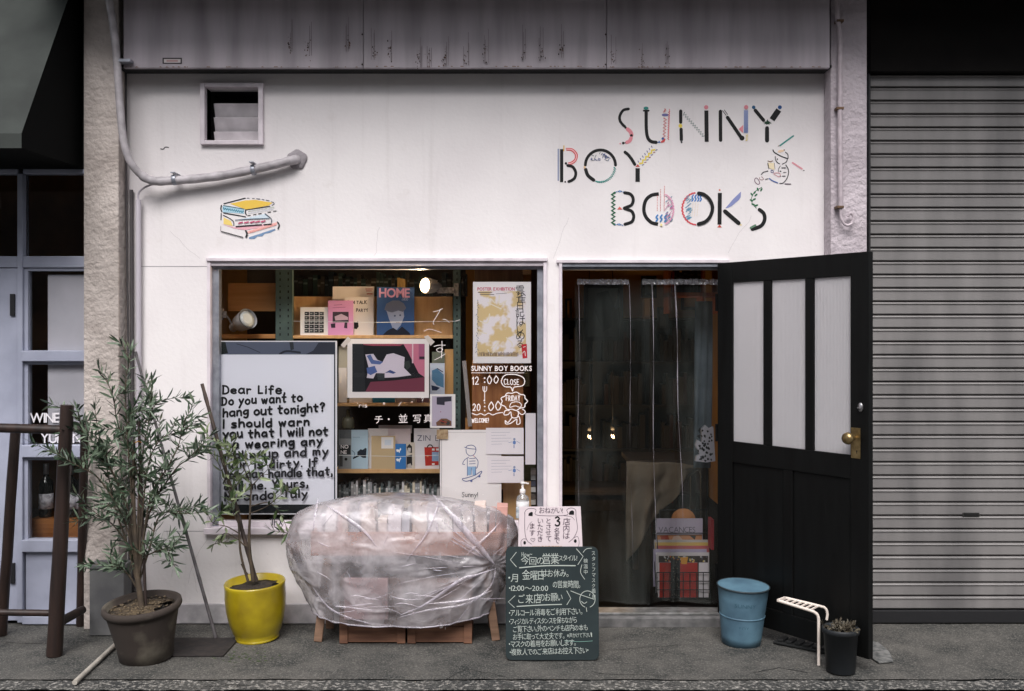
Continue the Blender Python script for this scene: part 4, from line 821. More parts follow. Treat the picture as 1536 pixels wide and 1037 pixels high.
# posters taped inside the glass
GP = GY+.012
def A(pr):
    pr.rect(332,513,503,532,(92,98,118)); pr.poly([(332,513),(338,513),(342,530),(332,532)],(26,34,34)); pr.poly([(434,513),(440,513),(441,524),(436,526)],(50,54,62))
    pr.line([(355,516),(372,521),(390,529)],1,(50,54,66),smooth=False); pr.line([(420,531),(430,527),(450,529)],3,(44,48,60)); pr.poly([(478,514),(503,514),(503,757),(501,757),(501,532),(458,532),(470,526)],(52,56,70))
    pr.poly([(331,757),(503,757),(503,770),(331,770)],(34,38,42)); pr.rect(331,532,501,757,(236,235,245))
    lines = [('Dear Life,',334,590,0),('Do you want to',333,607,-.06),('hang out tonight?',335,624,-.06),('I should warn',335,641,-.04),('you that I will not',335,656,-.04),('be wearing any',338,672,-.05),('make-up and my',338,688,-.05),('hair is dirty. If',338,702,-.03),('you can handle that,',336,717,-.04),('call me. Yours,',338,734,-.05),('Miranda July',338,750,-.05)]
    wd = [97,123,155,133,160,150,158,142,166,128,128]
    for (t, x, y, s), w_ in zip(lines, wd):
        n = sum((.42 if ch == ' ' else (max(max(p[0] for p in st) for st in GL[ch])/10+.24)) for ch in t if ch == ' ' or ch in GL); hh = 11.8
        pr.hand(t, x, y+1, hh, 2.9, (24,24,28), sx=w_/(n*hh), jit=.06, slope=s, gap=.24)
sheet('letter_poster', 330, 505.5, 511.5, 772, GP, (240,238,244), 'large handwritten letter poster beginning Dear Life, taped inside the window', 'poster', th=.002, art=A)
def A(pr):
    pr.rect(528.5,516,637,588,(24,24,30)); pr.poly([(530,516),(606,516),(600,519),(560,519)],(150,70,90)); pr.poly([(605,516),(637,516),(637,566),(628,560),(612,528)],(202,120,144)); pr.rect(618,516,620,545,(226,196,206)); pr.rect(628,516,637,540,(170,96,130)); pr.rect(629,535,637,539,(60,40,56))
    pr.poly([(556,573),(590,571),(637,566),(637,588),(548,588)],(120,58,76)); pr.poly([(548,532),(560,531),(566,540),(574,543),(580,532),(590,530),(607,536),(606,552),(617,563),(596,566),(576,567),(574,560),(564,560),(560,568),(550,567),(553,552)],(216,204,216))
    pr.poly([(550,534),(556,532),(560,540),(575,543),(570,547),(557,546)],(90,108,160)); pr.poly([(550,552),(562,549),(566,558),(556,563),(551,560)],(84,104,160)); pr.poly([(577,560),(585,555),(594,559),(590,561),(583,559)],(60,76,130)); pr.poly([(565,561),(577,560),(577,570),(567,570)],(50,56,60))
    pr.poly([(530,516),(545,516),(548,588),(530,588)],(40,42,46)); pr.poly([(606,543),(614,541),(616,550),(610,556)],(52,60,56)); pr.poly([(620,590),(1,1)],W_) if 0 else None
sheet('photo_print', 521, 643.5, 508.5, 597, GP, (242,234,232), 'white bordered photo print of a dark car window, taped to the glass', 'poster', th=.002, art=A)
tp = MB()
for pts in ([(511,518),(522,505),(527,510),(516,522)], [(636,505),(642,503),(652,513),(646,519)]):
    tp.add([P(x, y, GP-.003) for x, y in pts]+[P(x, y, GP-.002) for x, y in pts], [(0,1,2,3),(7,6,5,4),(0,4,5,1),(1,5,6,2),(2,6,7,3),(3,7,4,0)])
tag(obj('masking_tape', tp, ink((222,212,206))), 'two torn pieces of white tape on the top corners of the car photo print', 'tape')
def A(pr):
    pr.rect(648,594.5,678,639.5,(190,178,196)); pr.poly([(655,596),(677,595),(677,602),(667,603),(667,608),(655,607)],(56,54,66)); pr.poly([(654,634),(662,628),(670,628),(677,632),(677,639),(655,639)],(120,84,66)); pr.circ(664,633,3,(70,50,48)); pr.circ(672,635,3,(60,60,60)); pr.circ(661,618,.8,(160,90,110)); pr.line([(660,631),(670,634)],1.5,(150,60,50))
sheet('small_photo_print', 645, 683, 591.5, 642, GP, (244,238,236), 'small white bordered photo with lilac sky, overlapping the car photo print corner', 'photo', th=.002, art=A)
def A(pr):
    rr = random.Random(5); pr.rect(716,437,789,535,pm('ochre_print', (240,232,238), .6, col2=(222,196,148), scale=9, detail=3, contrast=(.47,.53)))
    for (x, y, rx_, ry_) in [] and [(745,455,16,9),(735,475,8,22),(755,500,22,9),(765,470,14,7),(730,510,8,12),(780,452,7,16),(752,440,22,3.5),(778,500,9,16),(742,490,7,6),(766,485,9,5),(735,525,12,6),(770,526,14,5),(757,474,5,10),(728,450,8,4)]:
        pr.poly([(x+rx_*(1+.3*math.sin(3*t+x))*math.cos(t), y+ry_*(1+.3*math.cos(4*t+y))*math.sin(t)) for t in [k*.42 for k in range(15)]], (226,220,232))
    for _ in range(9): x = rr.uniform(718,785); y = rr.uniform(440,530); pr.line([(x,y),(x+rr.uniform(-10,12),y+rr.uniform(-8,8)),(x+rr.uniform(-18,18),y+rr.uniform(-14,14))],1.6,(238,228,212))
    for _ in range(0): x = rr.uniform(720,785); y = rr.uniform(445,525); pr.poly([(x+5*math.cos(t)*rr.uniform(.5,1), y+4*math.sin(t)*rr.uniform(.5,1)) for t in (0,1,2,3,4,5)],(198,168,116))
    pr.font('POSTER EXHIBITION', 716, 436, 5.2, (206,106,128), bold=.03, sx=.9, gap=.05); pr.line([(717,439),(738,439)],.8,(90,84,90)); pr.line([(720,442),(741,442)],.8,(90,84,90)); pr.line([(744,441),(760,440)],.5,(90,84,90))
    pr.font('雲雀日記はじめる', 775, 441, 11.5, (30,32,44), vert=True, sx=.95, jit=.12, adv=1.0); pr.poly([(782,517),(790,516),(791,537),(784,538)],(206,52,62)); pr.line([(785,521),(788,520)],1,W_); pr.line([(784,530),(787,527),(788,534)],1,W_)
    pr.hand('mrnuolsncvue', 714, 460, 5, .5, (110,120,160), sx=.4) if 0 else None
    for k in range(24): y = 450+k*3.5; x = 717+rr.uniform(-1,1)-k*.06; pr.line([(x,y),(x+rr.uniform(-2,2),y+2.2)],.6,(104,112,150))
    for k in range(34): x = 719+k*1.75; pr.line([(x,529+rr.uniform(-1,1)),(x+rr.uniform(-1,1),533.5)],.8,(110,88,84))
sheet('exhibition_poster', 709.5, 796.5, 423, 545, GP, (242,236,238), 'cream and ochre exhibition poster with vertical brush writing and red seal', 'poster', th=.002, art=A)
# boards behind the hours lettering
def board(px0, px1, py0, py1, Y, mat, lab, cat='board', th=.01, name='wooden_board', tilt=0):
    cx = (px0+px1)/2; c = P(cx, py1, Y); q = pbox(px0, px1, py0, py1, Y, Y+th); m = MB(); m.box(*q, None, Matrix.Translation(c) @ Matrix.Rotation(tilt, 4, 'Y') @ Matrix.Translation(-c))
    return tag(obj(name, m, mat, bevel=.001), lab, cat)
M_red = pm('reddish_wood', (174,118,72), .55, col2=(140,84,48), scale=2.5, stretch=(14,1,1), contrast=(.3,.7))
board(708, 785, 540, 662, SY-.1, M_red, 'reddish wooden board behind the white opening hours lettering')
board(712, 785, 400, 424, SY-.09, pm('brown_wood', (128,96,68), .6, col2=(100,72,50), scale=2.5, stretch=(14,1,1)), 'brown wooden board showing above the exhibition poster')
board(784, 794, 549, 580, SY-.05, pm('olive_board', (104,92,62), .7), 'small olive brown board at the right of the hours lettering')
board(698, 741, 627, 655, SY-.06, M_ply, 'low plywood board left of the WELCOME lettering')
board(702, 708, 541, 640, SY-.11, pm('grey_stick', (150,142,140), .7), 'grey leaning stick at the left edge of the hours board', tilt=-.09, cat='stick', name='wooden_stick')
board(784, 795, 404.5, 412, GP+.02, pm('amber_tag', (196,140,88), .6), 'small orange tag at the top right corner of the window', 'tag', name='paper_tag')
board(755, 797, 722, 792, SY-.1, M_ply2, 'pale wooden board behind the hand sanitiser bottle')
board(786, 803, 693, 792, SY-.04, pm('olive_dark', (86,88,58), .7), 'dark olive panel beside the window frame, low right')
sheet('blank_paper', 788, 803.5, 620, 697, GP+.01, (236,228,234), 'blank pale paper hanging by the right window frame', 'paper')
for k, (y0, c) in enumerate(((705,(206,206,206)),(713,(180,186,190)),(722,(90,94,110)),(731,(200,200,200)),(741,(96,90,86)),(750,(190,186,180)))):
    q = pbox(796.5, 803.5, y0, y0+7.5, SY-.12, SY-.02); m = MB(); m.box(*q); tag(obj('disc_case', m, ink(c), bevel=.0008), ordn(k+1)+' from the top in the small stack of cases beside the window frame', 'case', 'stacked cases by the window frame')
# second shelf
sheet('leaflet', 648, 667, 528, 545, SY+.04, (104,110,98), 'grey green card peeking above the blue photo leaflet', 'card'); sheet('leaflet', 667, 680, 524, 604, SY+.06, (198,152,98), 'orange kraft card beside the right steel upright', 'card')
def A(pr): pr.rect(646.5,548,665.5,552,(200,210,226)); pr.poly([(648,556),(655,553),(665.5,562),(665.5,582),(655,578),(648,570)],(86,130,166)); pr.poly([(647,578),(655,580),(660,582),(655,586),(648,586)],(40,50,80)); pr.line([(656,553),(664,558)],1.3,(40,50,90))
sheet('photo_leaflet', 645, 667, 545, 593, SY+.01, (196,204,222), 'pale leaflet with blue photo right of the car print', art=A)
sheet('white_book', 508, 520, 552, 604, SY+.02, (220,212,206), 'white book standing left of the car photo print', 'book', th=.02); sheet('cream_book', 508, 524, 520, 552, SY+.08, (176,168,150), 'grey cream book above the white one, left of the car print', 'book', th=.02)
sheet('teal_book', 559, 592, 540, 604.5, SY+.04, (40,110,140), 'teal book whose foot shows below the car photo print', 'book', th=.02); sheet('white_book', 524, 558, 540, 604.5, SY+.05, (196,186,176), 'pale book left of the teal one below the car print', 'book', th=.02); sheet('grey_book', 593, 624, 540, 604.5, SY+.05, (150,136,130), 'greyish book right of the teal one below the car print', 'book', th=.02); sheet('maroon_book', 625, 643, 540, 604.5, SY+.05, (110,80,86), 'maroon book below the right corner of the car print', 'book', th=.02)
m = MB(); m.lathe([(0,0),(.035,0),(.04,.01),(.038,.05),(.03,.07),(.012,.075),(.01,.12),(0,.121)], 16, None, c=P(522, 643, SY+.1)); tag(obj('ceramic_vase', m, pm('vase_grey', (120,120,104), .3)), 'small grey vase in the dark gap above the leaflets', 'vase')
sheet('cardboard_sign', 568, 618, 638, 650, SY+.1, (200,190,190), 'flat grey white card lying behind the ZINE row', 'card')
# third shelf row
def A(pr):
    pr.rect(509,645,527,658,(96,100,104)); pr.rect(509,668,526,682,(40,42,44)); pr.font('NO', 511, 673, 6, W_, bold=.03); pr.font('NE', 511, 681, 6, W_, bold=.03); pr.circ(519,689,2.2,(30,30,30)); pr.rect(509,684,514,700,(70,72,74))
sheet('zine', 508, 527.5, 645, 703.5, SY+.01, (140,144,146), 'grey zine with black and white lettering at the left of the lower shelf', 'zine', art=A)
def A(pr):
    pr.line([(529,656),(540,656)],.5,(90,110,130)); pr.poly([(536,678),(541,674),(544,675),(548,672),(550,673),(549,687),(544,687),(540,684),(536,686),(530,689),(529,687),(536,683)],(28,34,46)); pr.line([(528,676),(532,680),(531,686)],.8,(60,80,100))
sheet('cat_leaflet', 527, 552, 645, 703.5, SY+.005, (172,194,208), 'light blue leaflet with a black cat drawing', art=A)
sheet('white_leaflet', 552, 582, 643, 703.5, SY+.03, (222,216,216), 'blank white leaflet between the cat leaflet and the kraft booklet')
def A(pr): pr.rect(572,656,590,673,(226,220,218)); pr.rect(577,660,587,668,(206,212,222))
sheet('kraft_booklet', 557, 593, 654, 703.8, SY+.005, (188,164,128), 'kraft brown booklet with a white square label', 'booklet', art=A)
sheet('pink_card', 580, 616, 643, 700, SY+.04, (218,202,204), 'pinkish white card behind the blue dog booklet', 'card')
def A(pr):
    for y in (672, 686): pr.poly([(594,y+3),(596,y+2),(599,y+3),(600.5,y),(602,y+2),(600,y+5),(599,y+8),(597.5,y+5.5),(595.5,y+6.5)],W_)
sheet('dog_booklet', 593, 609, 666, 703.8, SY+.0, (54,116,180), 'bright blue booklet printed with white dogs', 'booklet', art=A)
def A(pr): pr.poly([(610,671),(614,666),(618,670),(618,680),(612,678)],(36,34,34)); pr.poly([(612,672),(616,672),(616,678),(612,678)],(196,188,184)); pr.poly([(610,684),(618,682),(618.5,698),(610,702)],(34,32,32)); pr.poly([(611,697),(616,695),(618,702),(611,702)],(180,174,170))
sheet('portrait_zine', 609, 622, 664, 703.8, SY+.01, (208,196,182), 'narrow zine with a black and white portrait of a girl', 'zine', art=A)
def A(pr):
    pr.font('ZIN', 626, 661.5, 9.5, (52,54,84), bold=-.012, sx=1.0, gap=.2); pr.font('E', 653, 661.5, 9.5, (52,54,84), bold=-.012)
    pr.poly([(636.5,671),(658,671),(658,698),(638,699)],(188,54,44)); pr.line([(641,671),(643,668),(647,668),(649,671)],1.6,(30,28,30)); pr.rect(648,678,658,692,(150,176,210)); pr.rect(648,673,652,676,W_); pr.rect(654,673,658,676,W_); pr.rect(648,695,652,697.5,W_); pr.rect(640,683,643,686,(220,120,80))
sheet('zine_poster', 621, 659, 643, 703.8, SY+.02, (226,220,224), 'white sheet headed ZINE with a red suitcase drawing', 'flyer', art=A)
spine_row(508, 660, 762, SY+.06, 26, 42, [(200,196,196),(170,168,168),(120,124,124),(70,80,80),(208,196,176),(60,66,66),(150,150,154)], 'in the low row under the ZINE shelf', 'pale books in the low row under the ZINE shelf', 2.6, 4.6)
# white "Sunny!" poster and the cards
def A(pr):
    pr.rect(661.5,647,663,765,(206,198,200)); pr.rect(663,648.5,751,649.2,(206,198,200)); O = (70,84,140)
    pr.line([(699,672),(701,669),(708,668),(713,671),(714,676)],1,O); pr.line([(697,671),(703,673),(714,674)],1,O); pr.line([(699,674),(700,680),(705,684),(711,682),(714,676)],.9,O); pr.line([(710,683),(712,686)],.8,(190,90,100))
    pr.line([(703,686),(697,690),(694,696),(697,697)],.9,O); pr.line([(713,686),(717,692),(716,701),(713,703)],.9,O); pr.line([(701,688),(701,700)],.8,O)
    for y in (688,692,696): pr.line([(704,y),(713,y-.4)],.8,O)
    pr.poly([(701,700),(714,700),(714,712),(709,713),(708,704),(706,713),(701,713)],(150,182,214)); pr.line([(707,702),(707,712)],.7,O); pr.line([(701,700),(701,714)],.8,O); pr.line([(714,700),(713,713)],.8,O)
    pr.line([(694,718),(700,717),(712,713),(722,707),(721,711),(712,718),(700,722),(694,720),(694,718)],1,O); pr.circ(707,721.5,1.8,(100,110,160)); pr.circ(719,714.5,1.8,(100,110,160))
    pr.hand('Sunny!', 693, 745.5, 7, .8, (40,42,50), sx=1.0, jit=.05)
sheet('shop_poster', 660, 752, 645, 772, GP-.004+.008, (244,237,237), 'white poster with a skateboarding boy drawing and the word Sunny!', 'poster', th=.002, art=A)
def mkc(y):
    def A(pr):
        for k in range(5): pr.line([(737,y+7+k*4.4),(737+[28,22,30,26,16][k],y+6.6+k*4.4)],.35,(150,150,170))
        pr.circ(771.5,y+22,2.4,(110,140,196),ry=3); pr.circ(771.5,y+17,1.8,(150,160,190)); pr.line([(763,y+22),(768,y+21)],.6,(140,150,190)); pr.line([(775,y+20),(780,y+23)],.6,(140,150,190)); pr.line([(771,y+26),(771,y+30)],1,(90,110,170))
    return A
sheet('notice_card', 729, 785.5, 642, 681.5, GP-.004, (240,232,236), 'upper small white notice card overlapping the skateboard poster', 'card', th=.0015, art=mkc(642)); sheet('notice_card', 731, 785.5, 684.5, 724.5, GP-.004, (240,232,236), 'lower small white notice card overlapping the skateboard poster', 'card', th=.0015, art=mkc(684))
sheet('paper_clip_tag', 655, 672, 644.5, 659, GP-.006, pm('tan_tape', (196,172,140), .7, col2=(150,120,90), scale=50), 'piece of tan tape on the top left corner of the skateboard poster', 'tape', th=.004)

# ================================================================ behind the door
def plastic(name, base, lo, hi, wr_scale, bump, stretch=(1,1,1), rough=.12, dens=(.45,.75), tint=(228,222,234), dist=.01, warp=.35):
    m = bpy.data.materials.new(name); m.use_nodes = True; n = m.node_tree.nodes; l = m.node_tree.links; n.clear()
    o = n.new('ShaderNodeOutputMaterial'); tc = n.new('ShaderNodeTexCoord'); mp = n.new('ShaderNodeMapping'); mp.inputs['Scale'].default_value = stretch; l.new(tc.outputs['Object'], mp.inputs[0])
    no = n.new('ShaderNodeTexNoise'); no.inputs['Scale'].default_value = wr_scale; no.inputs['Detail'].default_value = 7; no.inputs['Roughness'].default_value = .6; no.inputs['Distortion'].default_value = warp; l.new(mp.outputs[0], no.inputs[0])
    r = n.new('ShaderNodeMapRange'); r.inputs[1].default_value = dens[0]; r.inputs[2].default_value = dens[1]; r.inputs[3].default_value = lo; r.inputs[4].default_value = hi; l.new(no.outputs[0], r.inputs[0])
    bp = n.new('ShaderNodeBump'); bp.inputs['Strength'].default_value = bump; bp.inputs['Distance'].default_value = dist; l.new(no.outputs[0], bp.inputs['Height'])
    t = n.new('ShaderNodeBsdfTransparent'); t.inputs[0].default_value = (*[v*.98 for v in (1,1,1)],1)
    d = n.new('ShaderNodeBsdfDiffuse'); d.inputs[0].default_value = lin(tint); tl = n.new('ShaderNodeBsdfTranslucent'); tl.inputs[0].default_value = lin(tint); dm = n.new('ShaderNodeMixShader'); dm.inputs[0].default_value = .15; l.new(d.outputs[0], dm.inputs[1]); l.new(tl.outputs[0], dm.inputs[2])
    g = n.new('ShaderNodeBsdfGlossy'); g.inputs['Roughness'].default_value = rough; l.new(bp.outputs[0], g.inputs['Normal']); l.new(bp.outputs[0], d.inputs['Normal'])
    m1 = n.new('ShaderNodeMixShader'); l.new(r.outputs[0], m1.inputs[0]); l.new(t.outputs[0], m1.inputs[1]); l.new(dm.outputs[0], m1.inputs[2])
    fr = n.new('ShaderNodeFresnel'); fr.inputs[0].default_value = 1.4; l.new(bp.outputs[0], fr.inputs['Normal']); ad = n.new('ShaderNodeMath'); ad.operation = 'ADD'; ad.inputs[1].default_value = base; l.new(fr.outputs[0], ad.inputs[0])
    m2 = n.new('ShaderNodeMixShader'); l.new(ad.outputs[0], m2.inputs[0]); l.new(m1.outputs[0], m2.inputs[1]); l.new(g.outputs[0], m2.inputs[2]); l.new(m2.outputs[0], o.inputs[0]); return m
M_curt = plastic('clear_vinyl', .0, .008, .055, 5, .8, tint=(206,218,212), stretch=(1,1,.3), rough=.06)
cur = MB(); yc = .13; nx, nz = 170, 60; xa = P(862,500,yc).x; xb = P(1086,500,yc).x; zt_ = P(900,421,yc).z; zb_ = .085; vs = []
folds = [(867,.3,1.6),(943,.5,2.0),(978,.9,2.0),(1012,.9,2.2),(1060,.7,4),(905,.15,6),(1035,.3,5),(1078,.6,3)]
for j in range(nz+1):
    v = j/nz; z = zt_+(zb_-zt_)*v
    for i in range(nx+1):
        x = xa+(xb-xa)*i/nx; px = 862+(1086-862)*i/nx; y = yc
        for k, (f, a, w) in enumerate(folds):
            d_ = (px-f-5*math.sin(v*3+k)*v-(14*v*(k-3)/4 if k > 1 else 0))/(w*(1+v*1.5)); y -= .03*a*math.exp(-d_*d_)
        y += .012*noise.noise((x*2.2, z*1.1, 0)) + .003*noise.noise((x*9, z*3, 5)) + .02*v*math.sin(px*.045)
        dx_ = .012*math.sin(v*4+i*.05)*v
        if v > .9 : z_ = z+.02*(noise.noise((x*6,0,0)))*(v-.9)*10
        else: z_ = z
        vs.append((x+dx_, y, z_))
cur.add(vs, [(j*(nx+1)+i, (j+1)*(nx+1)+i, (j+1)*(nx+1)+i+1, j*(nx+1)+i+1) for j in range(nz) for i in range(nx)], None, True)
ct = thing('plastic_curtain', (xa, yc, .07), 'clear plastic sheet curtain taped across the inside of the doorway', 'curtain')
obj('vinyl_sheet', cur, M_curt, ct)
hm = MB()
for (x0_, x1_) in ((866,943),(963,1086)):
    v2 = []; n2 = 50
    for i in range(n2+1):
        px = x0_+(x1_-x0_)*i/n2
        for s in range(3): p = P(px, 419+s*4+random.uniform(-.8,.8), yc-.022); v2.append((p.x, p.y+random.uniform(-.004,.004), p.z))
    hm.add(v2, [(i*3+s, i*3+s+1, i*3+s+4, i*3+s+3) for i in range(n2) for s in range(2)], None, False)
obj('tape_hem', hm, plastic('crinkled_tape', .3, .22, .85, 30, 1, rough=.12), ct)
fm_ = MB()
for (px, p2, w) in ((868,868,.0022),(944,948,.002),(978,984,.004),(1012,1024,.0055),(1080,1078,.003)):
    pts = [P(px+(p2-px)*t+1.2*math.sin(t*9), 424+450*t*(1 if px < 1000 else .8), yc-.026-.002*math.sin(t*7)) for t in [k/20 for k in range(21)]]
    fm_.tube(pts, [w*(.6+.4*math.sin(k*.9))*(1-.035*k) for k in range(21)], 6)
obj('painted_glint', fm_, plastic('glint_white', .25, .30, .75, 18, .6, stretch=(1,1,.3), rough=.12), ct)  # whitish strips painted in as the glints along the curtain folds
# pictures and furniture in the dim room
def pic(px0, px1, py0, py1, Y, frame, inner, lab, cat='picture', fw=.02, art=None, name='framed_picture'):
    q = pbox(px0, px1, py0, py1, Y, Y+.03); t = thing(name, ((q[0]+q[1])/2, Y+.03, q[4]), lab, cat); m = MB()
    for (a,b,c,d) in ((q[0],q[0]+fw,q[4],q[5]),(q[1]-fw,q[1],q[4],q[5]),(q[0]+fw,q[1]-fw,q[4],q[4]+fw),(q[0]+fw,q[1]-fw,q[5]-fw,q[5])): m.box(a,b,Y,Y+.028,c,d)
    obj('frame', m, ink(frame), t); m = MB(); m.box(q[0]+fw,q[1]-fw,Y+.012,Y+.02,q[4]+fw,q[5]-fw); obj('picture', m, ink(inner), t)
    if art: pr = Pr(Y=Y+.012, start=.001); art(pr); pr.build('print', t)
def A(pr): pr.poly([(895,440),(912,436),(920,455),(918,490),(905,498),(893,470)],(24,24,24)); pr.poly([(921,460),(928,438),(932,438),(932,458),(924,464)],(110,128,140)); pr.rect(885,505,930,508,(30,30,30))
pic(876, 935, 426, 512, 2.2, (26,24,22), (66,66,60), 'large dark framed poster deep inside, seen left in the doorway', 'poster', art=A, fw=.035)
pic(962, 985, 414, 447, 3.6, (20,18,16), (70,90,110), 'small black framed blue picture high on the back wall', fw=.03); pic(986, 1003, 461, 496, 3.6, (22,20,18), (60,62,60), 'small black framed grey picture lower on the back wall', fw=.025)
pic(1022, 1052, 440, 465, 3.4, (30,26,22), (150,130,96), 'wide black framed tan picture beside the orange shelf', fw=.025); pic(965, 976, 447, 478, 3.65, (130,110,80), (186,170,150), 'narrow pale framed print under the blue picture', fw=.008); pic(848, 858, 448, 480, 3.3, (30,24,18), (170,120,60), 'narrow framed amber print at the left edge of the doorway', fw=.02)
shf = thing('wall_shelf', P(1040,440,3.0), 'orange wooden wall shelf with books at the top right of the doorway', 'shelf')
Mo = pm('orange_shelf_wood', (190,110,48), .6, col2=(160,86,36), scale=3, stretch=(12,1,1))
m = MB(); q = pbox(1003, 1084, 439, 445, 3.0, 3.3); m.box(*q); q = pbox(1003, 1084, 384, 388, 3.0, 3.3); m.box(*q); obj('shelf_board', m, Mo, shf)
for px in (1003, 1054, 1078): q = pbox(px, px+3.5, 388, 470, 3.0, 3.3); m = MB(); m.box(*q); obj('shelf_side', m, Mo, shf)
rowb.seed(4); spine_row(1008, 1053, 439, 3.02, 30, 44, [(40,34,28),(150,50,34),(28,26,26),(196,130,70),(60,50,40),(36,34,40)], 'on the orange wall shelf', 'books on the orange wall shelf', 3, 6.5)
# low dark cabinets and a cloth covered table
ctn = thing('counter', P(905,840,3.5), 'dark wooden counter deep in the shop, lower left of the doorway', 'counter')
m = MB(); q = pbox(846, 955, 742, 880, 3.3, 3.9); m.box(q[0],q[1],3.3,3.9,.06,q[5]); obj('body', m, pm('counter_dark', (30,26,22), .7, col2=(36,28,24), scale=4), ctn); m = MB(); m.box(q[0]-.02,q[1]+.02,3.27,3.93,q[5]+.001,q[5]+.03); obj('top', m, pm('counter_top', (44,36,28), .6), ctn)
# cloth: a pale sheet pulled up in a curve over a stool
cl_ = MB(); n1, n2 = 40, 24; yb = .95; vs = []
def cprof(u):                                # upper and lower edge of the hanging cloth in photo px for u 0..1
    px = 940+112*u; top = 692+4*u+22*max(0,u-.75)**1*4*.25; low = 850-150*(u**.8) if u < .98 else 716; return px, top, max(low, top+6)
for j in range(n2+1):
    for i in range(n1+1):
        u = i/n1; v = j/n2; px, t_, b_ = cprof(u); p = P(px, t_+(b_-t_)*v, yb); vs.append((p.x, p.y+.05*math.sin(u*14+v*2)*(.3+v)+.03*noise.noise((u*6,v*4,1)), p.z))
cl_.add(vs, [(j*(n1+1)+i, (j+1)*(n1+1)+i, (j+1)*(n1+1)+i+1, j*(n1+1)+i+1) for j in range(n2) for i in range(n1)], None, True)
cto = obj('hanging_cloth', cl_, pm('linen', (128,116,98), .9, col2=(106,94,78), scale=5)); sf = cto.modifiers.new('thick', 'SOLIDIFY'); sf.thickness = .004; tag(cto, 'pale linen cloth draped over the display table behind the plastic curtain', 'cloth')
tb = thing('display_table', P(1000,700,1.3), 'small wooden display table under the draped cloth inside the door', 'table'); q = pbox(944, 1066, 690, 697, 1.02, 1.5); m = MB(); m.box(*q); obj('tabletop', m, pm('table_dark', (60,46,34), .5), tb)
for lx in (q[0]+.03, q[1]-.06):
    for ly in (1.05, 1.44): m = MB(); m.box(lx, lx+.035, ly, ly+.035, .06, q[4]-.001); obj('leg', m, pm('table_dark', (60,46,34), .5), tb)
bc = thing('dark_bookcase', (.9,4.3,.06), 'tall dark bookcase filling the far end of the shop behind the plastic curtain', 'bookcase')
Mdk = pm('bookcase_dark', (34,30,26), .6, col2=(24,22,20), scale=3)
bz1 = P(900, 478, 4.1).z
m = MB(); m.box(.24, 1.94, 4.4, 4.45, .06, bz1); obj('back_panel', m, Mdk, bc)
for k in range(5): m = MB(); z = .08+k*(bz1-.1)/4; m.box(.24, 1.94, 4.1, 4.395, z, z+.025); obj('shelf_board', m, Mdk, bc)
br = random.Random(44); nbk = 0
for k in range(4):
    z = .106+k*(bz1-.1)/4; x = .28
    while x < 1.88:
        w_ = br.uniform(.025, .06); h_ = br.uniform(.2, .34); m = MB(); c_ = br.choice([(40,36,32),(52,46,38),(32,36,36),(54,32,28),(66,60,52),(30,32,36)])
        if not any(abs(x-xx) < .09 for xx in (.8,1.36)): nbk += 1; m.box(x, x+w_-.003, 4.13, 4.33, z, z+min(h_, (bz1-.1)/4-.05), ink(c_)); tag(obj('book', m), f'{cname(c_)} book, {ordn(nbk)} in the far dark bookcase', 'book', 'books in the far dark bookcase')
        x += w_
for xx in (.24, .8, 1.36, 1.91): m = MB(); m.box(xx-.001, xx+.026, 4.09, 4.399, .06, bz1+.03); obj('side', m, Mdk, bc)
# two filament bulbs
for i, (px, py, lab) in enumerate(((884,656,'small glowing filament bulb deep inside, left of the pair'),(919,655,'small glowing filament bulb deep inside, right of the pair'))):
    c = P(px, py, 3.0); t = thing('filament_bulb', c, lab, 'bulb'); m = MB(); m.tube(spl([tuple(c+Vector(v)) for v in ((-.012,0,.02),(-.004,0,-.01),(.006,0,.015),(.012,0,-.018))], 4), .0016, 6); obj('filament', m, emis('filament_glow_%d' % i, (1,.55,.18), .7), t)
    m = MB(); m.lathe([(.004,.055),(.012,.05),(.022,.01),(.022,-.02),(.012,-.035),(0,-.04)], 18, None, c=c); obj('glass', m, M_glass, t); m = MB(); m.lathe([(.0,.10),(.016,.10),(.016,.056),(0,.054)], 14, None, c=c); m.tube([c+Vector((0,0,.1)), (c.x, c.y, RZ-.001)], .003, 6); obj('socket', m, M_dark, t)
    l_ = bpy.data.lights.new('bulb_light', 'POINT'); l_.energy = 3; l_.color = (1,.62,.3); l_.shadow_soft_size = .004; lo = bpy.data.objects.new('bulb_light', l_); C.objects.link(lo); lo.parent = t; lo.location = (0,-.05,-.0)
# black and white scarf / paper bunch by the door jamb
def A(pr):
    rr = random.Random(2)
    for _ in range(46): x = rr.uniform(1047,1068); y = rr.uniform(642,692); pr.poly([(x+2.4*rr.uniform(.3,1)*math.cos(t), y+3*rr.uniform(.3,1)*math.sin(t)) for t in (0,1.2,2.4,3.6,4.8)],(36,36,44))
def scarf():
    pr = Pr(Y=.34, start=.001); pts = [(1052,644),(1058,638),(1064,643),(1070,640),(1073,692),(1060,694),(1043,692),(1045,684),(1050,682),(1043,668),(1046,660),(1053,664)]
    pr.mb.prism([(P(x,y,.34).x, P(x,y,.34).z) for x, y in pts], .34, .37, ink((206,206,216))); A(pr); o = pr.build('folded_leaflets'); tag(o, 'black and white patterned bunch of leaflets beside the hinge side of the door', 'leaflets')
scarf()
hb_ = MB(); vs = []  # blue grey strip added in place of the milky reflection on the curtain
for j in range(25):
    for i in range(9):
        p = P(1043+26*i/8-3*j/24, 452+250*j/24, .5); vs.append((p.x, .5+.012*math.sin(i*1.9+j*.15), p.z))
hb_.add(vs, [(j*9+i, (j+1)*9+i, (j+1)*9+i+1, j*9+i+1) for j in range(24) for i in range(8)], None, True)
